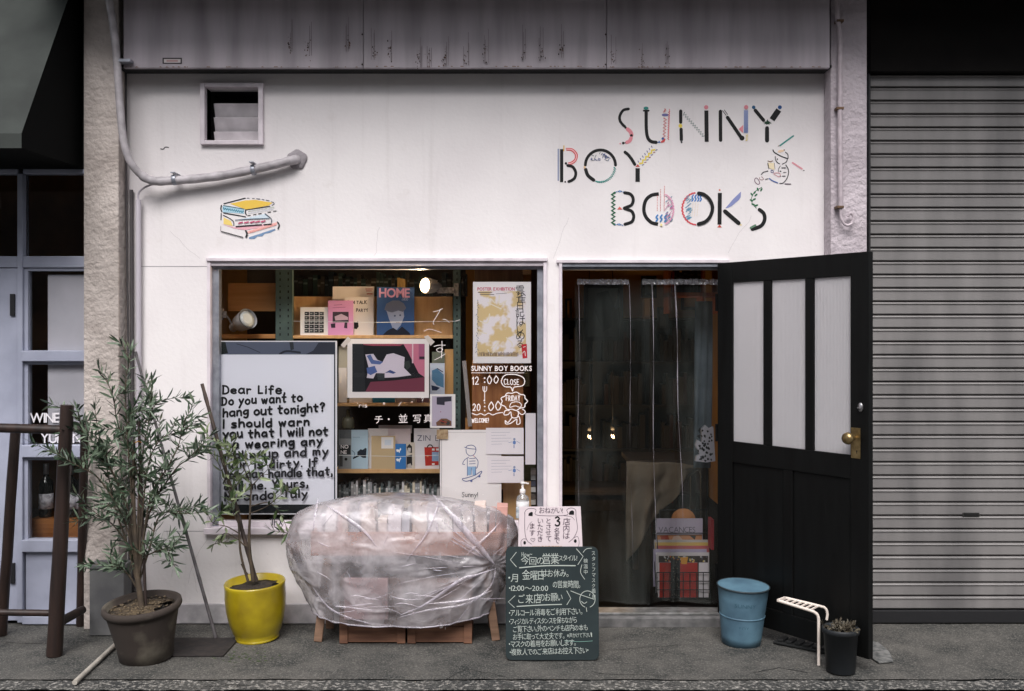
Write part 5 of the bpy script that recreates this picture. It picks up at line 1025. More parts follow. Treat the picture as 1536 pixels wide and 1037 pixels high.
o = obj('reflection_strip', hb_, pm('reflection_blue_grey', (122,136,146), .8, col2=(92,106,116), scale=5)); sf = o.modifiers.new('thick', 'SOLIDIFY'); sf.thickness = .003; tag(o, 'blue grey strip at the right behind the plastic curtain, standing in for its reflection', 'cloth')
# magazine rack
Mwire = pm('black_wire', (28,28,30), .4, metal=.6)
rk = thing('magazine_rack', P(1022,897,.36), 'black wire magazine rack standing just inside the door', 'rack')
m = MB(); RYf, RYb = .24, .52
def wl(a, b, Ya, Yb, r=.0025): m.tube([P(*a, Ya), P(*b, Yb)], r, 6)
for py in (859, 872, 885, 897): wl((985,py),(1065,py),RYf,RYf,.003); 
for k in range(9): px = 985+k*10; wl((px,859),(px,897),RYf,RYf)
obj('front_basket', m, Mwire, rk); m = MB()
for px in (979, 985): wl((px,800),(px+6,897),.34,.3,.003)
for k in range(6): wl((985,859+k*7.6),(990,859+k*7),RYf,RYb)
for px in (990, 1060): wl((px,765),(px,893),RYb,RYb,.005)
wl((990,765),(1060,765),RYb,RYb,.004); wl((983,795),(1058,795),.44,.44,.003); wl((980,800),(1062,800),.4,.4,.0035); wl((979,812),(979,855),.3,.26,.003); wl((990,893),(1060,893),RYb,RYb,.004)
obj('back_frame', m, Mwire, rk)
def A(pr):
    pr.font('VACANCES', 988, 799, 9.5, (44,44,60), bold=-.02, sx=.95, gap=.07); pr.poly([(985,803),(1053,802),(1053,810),(985,810)],(214,150,104)); pr.poly([(990,804),(1002,803),(1004,810),(992,810)],(176,70,40)); pr.poly([(1010,805),(1018,803),(1024,810),(1008,810)],(226,196,176)); pr.poly([(1034,803),(1044,804),(1042,810)],(60,60,56))
sheet('magazine', 985, 1054, 778, 812, .42, (196,188,206), 'lavender magazine titled VACANCES in the wire rack', 'magazine', th=.008, art=A)
q = pbox(1009, 1041, 764, 780, .5, .53); m = MB(); c = P(1025, 779, .5); m.lathe([(0,-.004),(.075,-.004),(.075,.004),(0,.004)], 26, None, fn=lambda p, a: Vector((c.x+p.x, c.y+p.z, c.z+p.y*.9))); tag(obj('round_card', m, ink((206,140,84))), 'orange round card behind the VACANCES magazine', 'card')
for i, (x0_, x1_, y0_, y1_, Y, col, lab) in enumerate(((981,1062,810,860,.39,(206,200,196),'white magazine second row of the wire rack'),(983,1064,814,860,.37,(226,196,110),'yellow edged magazine second row of the wire rack'),(985,1064,819,862,.35,(206,110,110),'red edged magazine second row of the wire rack'),(980,1060,824,880,.32,(190,180,206),'lilac magazine third row of the wire rack'),(984,1064,829,890,.29,(214,210,212),'white magazine third row of the wire rack'))):
    sheet('magazine', x0_, x1_, y0_, y1_, Y, col, lab, 'magazine', th=.006)
def A(pr):
    rr = random.Random(8); pr.rect(988,834,1062,844,(60,50,46))
    for _ in range(46): x = rr.uniform(989,1060); y = rr.uniform(835,843); pr.poly([(x-1.4,y),(x,y-1.6),(x+1.6,y+.4),(x,y+1.5)], rr.choice([(220,200,120),(206,206,206),(196,120,60),(90,90,100)]))
    pr.rect(989,844,1006,896,(176,48,38)); pr.rect(1006,840,1020,896,(28,28,30)); pr.rect(1020,844,1046,896,(176,44,38)); pr.poly([(1020,836),(1032,836),(1030,846),(1022,846)],(216,150,40)); pr.rect(1048,844,1062,896,(226,220,224)); pr.rect(1046,840,1048,896,(50,40,40))
    for _ in range(20): x = rr.uniform(1007,1019); y = rr.uniform(842,894); pr.circ(x,y,.8,(120,110,100),n=6)
sheet('magazine', 987, 1063, 833, 896.5, .27, (220,214,214), 'red, black and white patterned magazine at the front of the wire rack', 'magazine', th=.01, art=A)
q = pbox(1067, 1071, 780, 825, .2, .3); m = MB(); m.box(*q); tag(obj('red_folder', m, ink((196,60,70))), 'narrow red folder edge beside the door hinge', 'folder')

# ================================================================ in front of the shop
def lerp(a, b, t): return a+(b-a)*t
# --- tall brown stand at the far left
Ms = pm('dark_stained_wood', (52,38,33), .5, col2=(32,24,22), scale=3, stretch=(9,9,.8), bump=.2, bscale=40, spec=.4)
st = thing('wooden_stand', (-2.6,-.5,0), 'tall dark brown wooden stand with splayed legs at the left edge', 'stand')
def bar(pts, r0, r1, name, par, mat=Ms, seg=12, jit=.03): m = MB(); n = 8; a, b = Vector(pts[0]), Vector(pts[1]); m.tube([a.lerp(b, k/n)+Vector((.003*noise.noise((k,a.x*9,1)), .003*noise.noise((k,a.x*9,4)), 0)) for k in range(n+1)], [lerp(r0, r1, k/n) for k in range(n+1)], seg, jit=jit); return obj(name, m, mat, par)
gA = gnd(82, 983); tA = P(101, 608, -.60); gB = gnd(121, 938); tB = P(127, 634, -.24); gC = gnd(2, 952); tC = P(24, 637, -.32); 
bar((gA, tA), .040, .033, 'leg', st); bar((gB, tB), .025, .022, 'leg', st); bar((gC, tC), .030, .026, 'leg', st); bar((gnd(-60,975), P(-58,612,-.62)), .038, .033, 'leg', st)
rA = P(99, 638, -.6); bar((P(-70,640,-.6), P(97,645,-.6)), .024, .024, 'rail', st); bar((rA, P(129,644,-.22)), .026, .022, 'rail', st); bar((P(84,936,-.58), P(124,915,-.30)), .026, .022, 'rail', st); bar((P(-60,918,-.55), P(84,920,-.45)), .018, .018, 'rail', st)
# --- stick lying behind the brown pot
m = MB(); a = gnd(112, 1024, .012); b = gnd(186, 955, .012); m.tube([a, b], .0125, 12); tag(obj('white_stick', m, pm('pale_stick', (176,170,160), .6, col2=(140,134,126), scale=10)), 'pale straight stick lying on the ground by the brown pot', 'stick')
# --- leaning poles
def pole(a, b, r, mat, lab, name, nodes=0):
    m = MB(); n = 30; pts = []; rd = []
    for k in range(n+1):
        t = k/n; pts.append(Vector(a).lerp(Vector(b), t)); rd.append(r*(1.0-.25*t)*(1.16 if nodes and k % nodes == 0 else 1))
    m.tube(pts, rd, 10); return tag(obj(name, m, mat), lab, 'pole')
pole(gnd(324, 957, .005), P(203, 528, -.06), .0098, pm('grey_pole', (96,92,94), .5, col2=(64,60,62), scale=12), 'thin grey pole leaning on the wall behind the tall olive tree', 'leaning_pole', 6)
# --- brown terracotta pot with the tall olive
def potted(name, lab, cat, c, rtop, rbot, h, mat, prof=None, tilt=(0,0), soil=True):
    t = thing(name, c, lab, cat); M = Matrix.Translation(c) @ Matrix.Rotation(tilt[0], 4, 'Y') @ Matrix.Rotation(tilt[1], 4, 'X')
    m = MB(); m.lathe(prof, 48, None, fn=lambda p, a: M @ p); obj('pot', m, mat, t)
    return t, M
cA = gnd(207, 998); cA.z = 0; cA.y += .12
R = .158; Hh = .37
pA, MA = potted('potted_olive_tree', 'tall bushy olive tree in a brown terracotta pot on the left', 'potted tree', cA, 0, 0, 0, pm('old_terracotta', (104,98,86), .85, col2=(54,46,41), scale=5, detail=9, contrast=(.52,.72), bump=.5, bscale=25),
    [(0,.01),(.122,.0),(.132,.004),(.141,.07),(.158,.155),(.175,.235),(.177,.252),(.190,.257),(.197,.27),(.194,.29),(.181,.295),(.171,.287),(.165,.25),(0,.245)], (-.05,.10))
m = MB(); m.lathe([(0,.270),(.09,.268),(.166,.262)], 40, None, fn=lambda p, a: MA @ (p+Vector((0,0,.012*noise.noise((p.x*20,p.y*20,0)))))); obj('soil', m, pm('soil', (52,42,32), .95, col2=(92,78,58), scale=40, bump=1, bscale=60, dist=.02), pA)
m = MB(); rr = random.Random(9)
for k in range(120):
    a = rr.uniform(0,6.28); r = .155*math.sqrt(rr.random()); s = rr.uniform(.004,.010); c = MA @ Vector((r*math.cos(a), r*math.sin(a), .272)); m.lathe([(0,-s*.6),(s,0),(0,s*.6)], 5, None, c=c)
obj('pebble', m, pm('pebble', (120,104,80), .8, col2=(70,60,50), scale=40), pA, kind='stuff')
def leafmat(name, top, under):
    m = bpy.data.materials.new(name); m.use_nodes = True; n = m.node_tree.nodes; l = m.node_tree.links; b = n['Principled BSDF']
    at = n.new('ShaderNodeAttribute'); at.attribute_name = 'shade'; ge = n.new('ShaderNodeNewGeometry')
    r = n.new('ShaderNodeValToRGB'); r.color_ramp.elements[0].color = lin(top[0]); r.color_ramp.elements[1].color = lin(top[1]); l.new(at.outputs['Fac'], r.inputs[0])
    mx = n.new('ShaderNodeMix'); mx.data_type = 'RGBA'; l.new(ge.outputs['Backfacing'], mx.inputs['Factor']); l.new(r.outputs[0], mx.inputs['A']); mx.inputs['B'].default_value = lin(under); l.new(mx.outputs['Result'], b.inputs['Base Color'])
    b.inputs['Roughness'].default_value = .42; b.inputs['Specular IOR Level'].default_value = .5; return m
M_leaf = leafmat('olive_leaf', ((24,40,30),(66,88,64)), (98,114,94)); M_leaf2 = leafmat('broad_olive_leaf', ((34,54,32),(88,108,62)), (126,138,104))
M_bark = pm('bark', (78,66,52), .85, col2=(52,44,36), scale=14, bump=.5, bscale=60)
class Foliage:
    def __init__(s, seed): s.v = []; s.f = []; s.sh = []; s.r = random.Random(seed); s.st = MB()
    def leaf(s, p, d, L, w):
        d = d.normalized(); side = d.cross(Vector((s.r.gauss(0,1), s.r.gauss(0,1), s.r.gauss(0,1)))).normalized(); nrm = side.cross(d); o = len(s.v); k = s.r.uniform(-.25,.5)
        pts = []
        for t, ww in ((0,.15),(.25,.8),(.55,1),(.82,.6),(1,.04)):
            c = p+d*L*t+nrm*(-k*L*t*t); pts += [c+side*w*ww+nrm*w*.25*ww, c, c-side*w*ww+nrm*w*.25*ww]
        s.v += [tuple(q) for q in pts]
        for i in range(4):
            for j in range(2): a = o+i*3+j; s.f.append((a, a+1, a+4, a+3))
        s.sh += [s.r.random()]*15
    def twig(s, pts, r0, L, w, den=.016, start=.25, spread=1.0):
        pts = [Vector(p) for p in spl([tuple(p) for p in pts], 5)]; n = len(pts); s.st.tube(pts, [r0*(1-.75*i/n) for i in range(n)], 6)
        lens = [0]
        for a, b in zip(pts, pts[1:]): lens.append(lens[-1]+(b-a).length)
        tot = lens[-1]; t = tot*start; i = 0; flip = s.r.random()*6
        while t < tot:
            while i < n-2 and lens[i+1] < t: i += 1
            a, b = pts[i], pts[i+1]; u = (t-lens[i])/max(1e-6, lens[i+1]-lens[i]); p = a.lerp(b, u); d = (b-a).normalized()
            q = d.orthogonal().normalized(); q.rotate(Matrix.Rotation(flip, 3, d)); flip += 1.57+s.r.uniform(-.4,.4)
            for sgn in (1,-1):
                s.leaf(p, d*s.r.uniform(.5,.9)+q*sgn*spread*s.r.uniform(.6,1.1)+Vector((0,0,s.r.uniform(-.1,.25))), L*s.r.uniform(.5,1.2), w*s.r.uniform(.65,1.3))
            t += den*s.r.uniform(.75,1.3)
        for _ in range(3): s.leaf(pts[-1], (pts[-1]-pts[-2]).normalized()+Vector([s.r.gauss(0,.4) for _ in range(3)]), L, w)
    def build(s, par, mat, bark):
        obj('branches', s.st, bark, par, kind='stuff'); mb = MB(); mb.v = s.v; mb.f = s.f; mb.m = [0]*len(s.f); mb.sm = [False]*len(s.f)
        o = obj('foliage', mb, mat, par, kind='stuff'); at = o.data.attributes.new('shade', 'FLOAT', 'POINT'); at.data.foreach_set('value', s.sh); return o
fo = Foliage(5); YA = cA.y
tr = MB(); b0 = MA @ Vector((0,0,.265)); tr.tube(spl([tuple(b0-Vector((0,0,.02))), tuple(P(206,860,YA)), tuple(P(204,820,YA)), tuple(P(200,740,YA+.02)), tuple(P(201,660,YA+.03))], 5), [.017,.016,.0155,.015,.015,.014]+[.013-.0005*i for i in range(15)], 10)
obj('trunk', tr, M_bark, pA)
m = MB(); m.tube([MA @ Vector((.01,.02,.25)), P(208,632,YA+.04)], .008, 8); obj('support_stake', m, pm('stake_dark', (46,34,30), .7), pA)
m = MB(); m.tube([P(203,664,YA+.02), P(208,662,YA-.0), P(212,664,YA+.03)], .003, 6); obj('plant_tie', m, ink((206,150,60)), pA)
stems = [[(206,870),(200,800),(196,720),(190,640),(188,580),(196,530)], [(205,875),(192,820),(172,760),(160,700),(148,650),(142,612)], [(208,870),(216,800),(228,740),(252,700),(268,668),(272,640)],
 [(206,872),(210,780),(204,700),(178,640),(168,590),(150,556)], [(207,870),(212,790),(222,700),(240,660),(262,650)], [(204,880),(190,860),(165,850),(140,846)], [(209,872),(225,820),(236,780),(250,768),(268,775)],
 [(206,875),(198,830),(180,800),(160,780),(135,770)], [(208,872),(214,840),(228,830),(248,826),(262,850)], [(204,850),(186,780),(150,720),(118,700),(100,690)], [(206,860),(208,740),(214,680),(226,620),(226,600)], [(205,860),(190,770),(165,700),(130,650),(118,630)],
 [(208,860),(224,770),(262,706),(282,690),(300,680)], [(206,868),(196,780),(176,720),(150,690),(135,672)]]
def px3(pts, Y0, spread, rr):
    yo = 0; out = []; dirn = rr.uniform(-1,1)
    for i, (x, y) in enumerate(pts): out.append(P(x, y, Y0+dirn*spread*i/len(pts)))
    return out
for i, s_ in enumerate(stems):
    pts = px3(s_, YA, .16, fo.r); fo.twig(pts, .006, .07, .0058, den=.024, start=.45)
    base = [Vector(p) for p in spl([tuple(p) for p in pts], 6)]
    for k in range(7):
        j = int(len(base)*fo.r.uniform(.22,.96)); p = base[min(j, len(base)-2)]; d = (base[min(j+1,len(base)-1)]-p).normalized()
        o_ = Vector((fo.r.gauss(0,.7), fo.r.gauss(0,.6), fo.r.uniform(.0,1.1))).normalized(); Lb = fo.r.uniform(.09,.19)
        fo.twig([p, p+(d*.4+o_*.6)*Lb*.5, p+(d*.25+o_)*Lb*.9+Vector((0,0,-.01))], .0028, .066, .0055, den=.018, start=.15)
fo.build(pA, M_leaf, M_bark)
# --- yellow glazed pot with a young broad leaved olive
cB = gnd(378, 966); cB.y += .11; cB.z = 0
pB, MBm = potted('potted_plant', 'young olive plant in a glossy yellow glazed pot under the window', 'potted plant', cB, 0, 0, 0, pm('yellow_glaze', (176,156,26), .3, col2=(140,120,20), scale=6, detail=8, coat=.35, spec=.6, bump=.12, bscale=14),
    [(0,.012),(.108,.006),(.114,.0),(.119,.004),(.118,.012),(.113,.016),(.131,.045),(.149,.105),(.160,.17),(.164,.23),(.162,.29),(.165,.307),(.161,.315),(.153,.311),(.151,.28),(0,.27)], (-.03,.05))
m = MB(); m.lathe([(0,.285),(.08,.284),(.152,.278)], 36, None, fn=lambda p, a: MBm @ (p+Vector((0,0,.008*noise.noise((p.x*20,p.y*20,0)))))); obj('soil', m, pm('dark_soil', (34,28,24), .95, col2=(56,46,36), scale=40, bump=1, bscale=60, dist=.02), pB)
fo = Foliage(21); YB = cB.y
tr = MB(); tr.tube(spl([tuple(P(380,872,YB)), tuple(P(374,820,YB)), tuple(P(375,770,YB)), tuple(P(377,725,YB))], 5), [.012-.0006*i for i in range(16)], 8); tr.tube(spl([tuple(P(372,872,YB)), tuple(P(361,830,YB)), tuple(P(357,780,YB)), tuple(P(346,735,YB))], 5), [.008-.0003*i for i in range(16)], 8); tr.tube([P(372,862,YB-.0), P(366,855,YB), P(362,846,YB)], .004, 6); tr.tube([P(376,822,YB), P(366,818,YB), P(360,812,YB)], .004, 6)
obj('trunk', tr, M_bark, pB)
m = MB(); n = 26; a = P(384,872,YB+.02); b = P(303,576,-.13); m.tube([a.lerp(b, k/n) for k in range(n+1)], [.0125*(1-.2*k/n)*(1.18 if k % 4 == 0 else 1) for k in range(n+1)], 10); obj('bamboo_stake', m, pm('bamboo_dark', (72,58,50), .5, col2=(44,36,34), scale=14), pB)
st2 = [[(377,740),(376,715),(372,700),(366,690)],[(346,740),(338,700),(325,668),(310,650)],[(360,780),(345,745),(330,700),(312,676)],[(377,730),(390,716),(400,706),(404,700)],[(358,800),(340,790),(320,785),(312,772)],[(376,770),(400,760),(422,742),(436,736)],[(376,760),(405,755),(425,780),(432,800)],[(360,770),(350,740),(344,715),(350,700)],[(374,720),(362,696),(350,682),(338,672)],[(360,790),(350,770),(346,750)],[(358,810),(340,800),(330,806),(322,816)]]
for s_ in st2:
    pts = px3(s_, YB, .10, fo.r); fo.twig(pts, .0036, .064, .0082, den=.034, start=.42)
    base = [Vector(p) for p in pts]
    for k in range(1):
        p = base[fo.r.randrange(1, len(base))]; o_ = Vector((fo.r.gauss(0,1), fo.r.gauss(0,.6), fo.r.uniform(-.2,1))).normalized(); Lb = .09; fo.twig([p, p+o_*Lb*.5, p+o_*Lb], .0024, .062, .0082, den=.022, start=.2)
fo.build(pB, M_leaf2, M_bark)

# --- bench, crates and the plastic cover
YF = -.38
Mb = pm('bench_wood', (146,116,96), .65, col2=(114,88,70), scale=3, stretch=(1.2,1,14), bump=.2, bscale=40)
Mcr = pm('crate_wood', (132,94,72), .65, col2=(100,68,52), scale=3, stretch=(1.4,1,16), bump=.25, bscale=40)
be = thing('wooden_bench', (-.55,-.28,0), 'low wooden display bench with splayed legs under the plastic cover', 'bench')
m = MB(); q = pbox(466, 760, 799, 834, YF, -.06); m.box(q[0], q[1], YF, YF+.02, q[4], q[5]); m.box(q[0], q[1], -.07, -.05, q[4], q[5]); m.box(q[0], q[0]+.02, YF+.0205, -.0705, q[4], q[5]); m.box(q[1]-.02, q[1], YF+.0205, -.0705, q[4], q[5]); obj('apron', m, pm('apron_wood', (176,124,102), .6, col2=(150,102,84), scale=3, stretch=(1.2,1,12)), be, bevel=.003)
for k in range(4): m = MB(); ya = YF+.021+k*.072; m.box(q[0]+.021, q[1]-.021, ya, ya+.07, q[4]+.01, q[4]+.03); obj('plank', m, Mb, be, bevel=.002)
for (a, b) in (((477,962),(492,838)),((744,960),(727,838))):
    for dy in (0, .24):
        m = MB(); pa = gnd(*a) if dy == 0 else gnd(a[0]+(6 if a[0]<600 else -6), a[1])+Vector((0,.24,0)); pa.z = .0; pb_ = P(*b, YF+.01+dy*.9); m.bar(pa, pb_, .045, .022, None, up=(0,1,0)); obj('leg', m, Mb, be, bevel=.003)
def crate(px0, px1, lab, col):
    q = pbox(px0, px1, 868, 965, YF, -.1); x0_, x1_, z0_, z1_ = q[0], q[1], .0, q[5]; t = thing('wooden_crate', ((x0_+x1_)/2, (YF-.1)/2, 0), lab, 'crate', 'wooden crates under the bench')
    n = 4; gap = .004; hh = (z1_-z0_)/n
    for k in range(n):
        m = MB(); m.box(x0_+.002, x1_-.002, YF+.012, YF+.022, z0_+k*hh+gap, z0_+(k+1)*hh-.001+.0); obj('slat', m, Mcr, t, bevel=.0015)
        m = MB(); m.box(x0_+.002, x0_+.012, YF+.0225, -.112, z0_+k*hh+gap, z0_+(k+1)*hh-.001); obj('slat', m, Mcr, t); m = MB(); m.box(x1_-.012, x1_-.002, YF+.0225, -.112, z0_+k*hh+gap, z0_+(k+1)*hh-.001); obj('slat', m, Mcr, t)
    for (a, b) in ((x0_, x0_+.045), (x1_-.045, x1_)): m = MB(); m.box(a, b, YF, YF+.0115, z0_+.0, z1_); obj('corner_post', m, Mcr, t, bevel=.002)
    m = MB(); m.box(x0_+.013, x1_-.013, YF+.0225, -.112, .004, .012); obj('base', m, Mcr, t)
    m = MB(); m.box(x0_+.013, x1_-.013, -.111, -.101, .0, z1_); obj('back_panel', m, Mcr, t)
    return t
crate(509, 608, 'left wooden crate under the wrapped bench', None); cr2 = crate(611, 708, 'right wooden crate under the wrapped bench, with a white paint speck', None)
pr = Pr(Y=YF+.012, start=.0008); pr.poly([(658,937),(662,935),(666,938),(664,942),(660,943)],W_); pr.line([(668,941),(668,944)],1,W_); pr.build('paint_speck', cr2)
m = MB(); q = pbox(516, 582, 868, 930, YF-.035, YF-.01); m.box(*q); tag(obj('pink_box', m, pm('pink_card', (214,178,180), .7), bevel=.004), 'pale pink box seen through the plastic in front of the left crate', 'box')
# books and goods standing on the bench under the plastic
rr = random.Random(31); x = 474; nb = 0; zb0 = P(600,815,YF+.1).z
while x < 756:
    w_ = rr.uniform(8, 22); h_ = rr.uniform(26, 50); y_ = YF+.05+rr.uniform(0,.10); q = pbox(x, x+w_, 806-h_, 815, y_, y_+.12); m = MB(); M = Matrix.Translation((q[0], y_, q[4])) @ Matrix.Rotation(rr.uniform(-.08,.08), 4, 'Y') @ Matrix.Translation((-q[0], -y_, -q[4])); m.box(*q, None, M)
    c = rr.choice([(226,218,218),(214,206,212),(206,186,176),(232,228,226),(196,150,140),(186,186,196),(216,198,190)]); nb += 1; tag(obj('book', m, ink(c), bevel=.001), f'{cname(c)} book, {ordn(nb)} from the left under the plastic cover', 'book', 'books under the plastic cover'); x += w_+rr.uniform(0,4)
# cover
M_cov = plastic('thin_polythene', .015, .17, .60, 4.5, 1.0, rough=.2, dens=(.40,.72), tint=(250,244,250), dist=.02)
cc = Vector((P(607,840,-.27).x, -.275, 0)); A_, Bd = .615, .235; nu, nv = 260, 130
G = P(744, 848, -.45); zlo, zhi = P(600,944,-.5).z, P(600,743,-.3).z
def cover(u, v):
    th_ = 2*math.pi*u; c, s = math.cos(th_), math.sin(th_); ex = .72
    if v < .72:                              # sides, rising from the hem
        t = v/.72; prof = .73+.29*math.sin(math.pi*min(1, t*1.0)*.60+.22); z = lerp(0, .80, t)
    else:
        t = (v-.72)/.28; z = .80+.20*math.sin(t*math.pi/2); prof = (.73+.29*math.sin(math.pi*.60+.22))*math.cos(t*math.pi/2)**.55 if t < 1 else 0.0
    x = (abs(c)**ex)*(1 if c > 0 else -1)*prof*A_; y = (abs(s)**.8)*(1 if s > 0 else -1)*prof*Bd
    # hem lower in the middle front, lifted at the sides
    lift = .085*(abs(x)/A_)**2.2*(1-z)+(.05 if y > 0 else 0)*(1-z)
    zz = zlo+(zhi-zlo)*z+lift
    if x < 0: zz -= (.06*(abs(x)/A_)**2)*(z**3)
    else: zz -= (.080*(abs(x)/A_)**1.25)*(z**3)
    p = Vector((cc.x+x, cc.y+y, zz)); nrm = Vector((c*.5, s, .35 if z > .8 else 0)).normalized()
    q = Vector((p.x, p.y, p.z))
    # folds gathered towards one point at the right, long pulls and small crinkles
    dx, dz = q.x-G.x, q.z-G.z; r = math.hypot(dx, dz*1.3)+1e-4; an = math.atan2(dz, dx)
    f = .009*math.sin(an*13+2*noise.noise((q.x*3,q.z*3,0)))*math.exp(-r*2.4)*min(1, r*9)
    def ridge(sc, seed, st=(1,1)):
        return 1-2*abs(noise.noise((q.x*sc*st[0]+seed, q.y*sc+seed, q.z*sc*st[1])))
    f += .022*(ridge(2.1, 3)-.5)+.012*max(0, ridge(4.5, 9, (1,.6))-.3)+.006*max(0, ridge(9, 17)-.5)*2+.0015*ridge(22, 5)
    f -= .03*math.exp(-(dx*dx+dz*dz)/.012)
    f *= (1 if y < 0 else .4)
    if y > .0: f = min(f, .004)
    if v < .06: f += .010*math.sin(u*150)*(1-v/.06)*.4
    p += nrm*f; p.y = min(p.y, -.032)
    return p
m = MB(); vs = [cover(i/nu, j/nv*.985) for j in range(nv+1) for i in range(nu)]
m.add(vs, [(j*nu+i, j*nu+(i+1) % nu, (j+1)*nu+(i+1) % nu, (j+1)*nu+i) for j in range(nv) for i in range(nu)]+[tuple(nv*nu+i for i in range(nu))], None, True)
co = thing('plastic_cover', (cc.x, cc.y, zlo), 'crumpled translucent plastic sheet wrapped over the bench and crates', 'plastic cover')
obj('sheet', m, M_cov, co)
hem = MB(); pts = [cover(i/nu, .0)+Vector((0,0,.003*noise.noise((i*.2,0,0)))) for i in range(0, nu, 2)]; pts.append(pts[0])
M_hem = plastic('polythene_fold', .04, .25, .7, 14, .8, rough=.2, tint=(230,222,236)); hem.tube(pts, [.0045+.003*noise.noise((k*.4,1,0)) for k in range(len(pts))], 6, cap=False); obj('gathered_hem', hem, M_hem, co)
fr_ = MB()
def fold(pts, w):
    P2 = []
    for (px, py) in spl(pts, 6):
        best = None                        # drop the point on the front of the cover
        for Y in [-.60+.004*k for k in range(120)]:
            p = P(px, py, Y); xx = (p.x-cc.x)/A_; zz_ = (p.z-zlo)/(zhi-zlo)
            e = abs(xx/1.02)**2.8+abs((zz_-.5)/.56)**4
            yy = cc.y-Bd*1.04*max(0, 1-e)**.42
            if Y >= yy: best = p; break
        if best: P2.append(best+Vector((0,-.014,0)))
    if len(P2) > 2:
        n = len(P2); vs = []
        for i, p in enumerate(P2):
            k = w*math.sin(math.pi*(i+.6)/(n+.2)); d = (P2[min(i+1,n-1)]-P2[max(i-1,0)]).normalized(); s = d.cross(Vector((0,1,0))).normalized()
            vs += [p+s*k, p+Vector((0,-k*.8-.002,0)), p-s*k]
        fr_.add(vs, [(i*3+j, i*3+j+1, (i+1)*3+j+1, (i+1)*3+j) for i in range(n-1) for j in range(2)], None, True)
fold([(490,757),(510,770),(545,795),(566,820)], .010); fold([(650,742),(680,775),(715,815),(742,846)], .018); fold([(752,780),(735,800),(715,818),(700,832)], .008); fold([(744,852),(715,862),(690,870),(640,905),(600,922)], .009)
fold([(744,850),(735,880),(700,905),(640,915),(600,925)], .007); fold([(478,745),(474,770),(470,800)], .007); fold([(498,762),(494,800)], .005); fold([(470,880),(500,915),(560,935),(640,938)], .006); fold([(640,905),(700,900),(738,885)], .008); fold([(660,750),(640,800),(610,840)], .006)
rc = random.Random(19)
for k in range(46):                       # fine creases: pulls towards the gathered corner, crinkles over the hem and the top
    if k < 18: a = rc.uniform(2.2, 4.3); r0 = rc.uniform(12, 60); r1 = r0+rc.uniform(25, 120); pts = [(744+math.cos(a)*r, 850-math.sin(a)*r*.8+rc.uniform(-2,2)) for r in (r0, (r0+r1)/2, r1)]
    elif k < 32: x = rc.uniform(480, 720); y = rc.uniform(890, 932); pts = [(x, y), (x+rc.uniform(10,25), y+rc.uniform(-6,6)), (x+rc.uniform(30,60), y+rc.uniform(-10,8))]
    else: x = rc.uniform(470, 740); y = rc.uniform(748, 860); a = rc.uniform(-1.4, 1.4); L_ = rc.uniform(12, 34); pts = [(x, y), (x+L_*.5*math.cos(a)+rc.uniform(-3,3), y+L_*.5*math.sin(a)), (x+L_*math.cos(a), y+L_*math.sin(a))]
    fold(pts, rc.uniform(.0012, .0032))
obj('fold', fr_, M_hem, co, kind='stuff')

# --- chalkboard, card, stool, sanitiser
gb = gnd(828, 990); YC = gb.y; d = CY+YC; tiltb = .10
cxw = gb.x; hb = 165/F*d/math.cos(tiltb)*1.0; wb = 140/F*d
BM = Matrix.Translation((cxw, YC, .0)) @ Matrix.Rotation(-tiltb, 4, 'X')
def bl(u, v, h=0): return BM @ Vector(((u-827.5)/F*d, -h, (990-v)/F*d*1.02))
cbd = thing('chalkboard', (cxw, YC, 0), 'dark green chalkboard covered in white Japanese handwriting on the pavement', 'chalkboard')
def rrect(x0, x1, y0, y1, r, n=5, skew=0):
    out = []
    for cx, cy, a0 in ((x1-r,y1-r,0),(x0+r,y1-r,90),(x0+r,y0+r,180),(x1-r,y0+r,270)):
        for k in range(n+1): a = math.radians(a0+90*k/n); out.append((cx+r*math.cos(a), cy+r*math.sin(a)))
    return out
pts = rrect(758, 898, 826, 990, 9); m = MB(); n = len(pts); f = [bl(x, y, .012) for x, y in pts]; b = [bl(x, y, -.004) for x, y in pts]; m.add(f+b, [tuple(range(n))[::-1], tuple(range(n,2*n))]+[(i,(i+1)%n,n+(i+1)%n,n+i) for i in range(n)])
m.v = m.v; obj('board', m, pm('chalkboard_green', (22,34,37), .85, col2=(34,47,49), scale=5, contrast=(.3,.7)), cbd, bevel=.002)
CH = (176,184,178); pr = Pr(fmap=lambda u, v, h: bl(u, v, .012+h), start=.0006)
pr.line([(774,834),(765,845),(774,855)],.9,CH,smooth=False); pr.line([(865,829),(875,840),(867,852)],.9,CH,smooth=False); pr.line([(779,856.5),(820,853.5),(863,853.5)],1.5,CH)
pr.hand('How~', 782, 840, 6, .6, CH); pr.font('今回の', 781, 851, 10, CH, jit=.04); pr.font('営業', 814, 850, 13, CH, jit=.04, sx=.8); pr.font('スタイル!', 838, 846, 7.5, CH, jit=.05, sx=.8)
pr.font('・月', 762, 876, 10, CH, jit=.04, gap=.1); pr.font('金曜日', 783, 873, 12, CH, jit=.04, sx=.8); pr.font('はお休み。', 812, 869, 9.5, CH, jit=.05, sx=.82)
pr.font('・12:00〜20:00', 763, 890, 8.4, CH, jit=.05, sx=1.05, gap=.08); pr.font('の営業時間。', 829, 885, 9, CH, jit=.05, sx=.72)
pr.line([(772,897),(762,906),(771,914)],.9,CH,smooth=False); pr.line([(850,890),(856,901),(850,910)],.9,CH,smooth=False); pr.line([(775,912.5),(810,910.5),(842,909.5)],1.3,CH)
pr.font('ご来店', 777, 907, 11.5, CH, jit=.04, sx=.8, gap=.1); pr.font('のお願い', 808, 904, 10, CH, jit=.05, sx=.78)
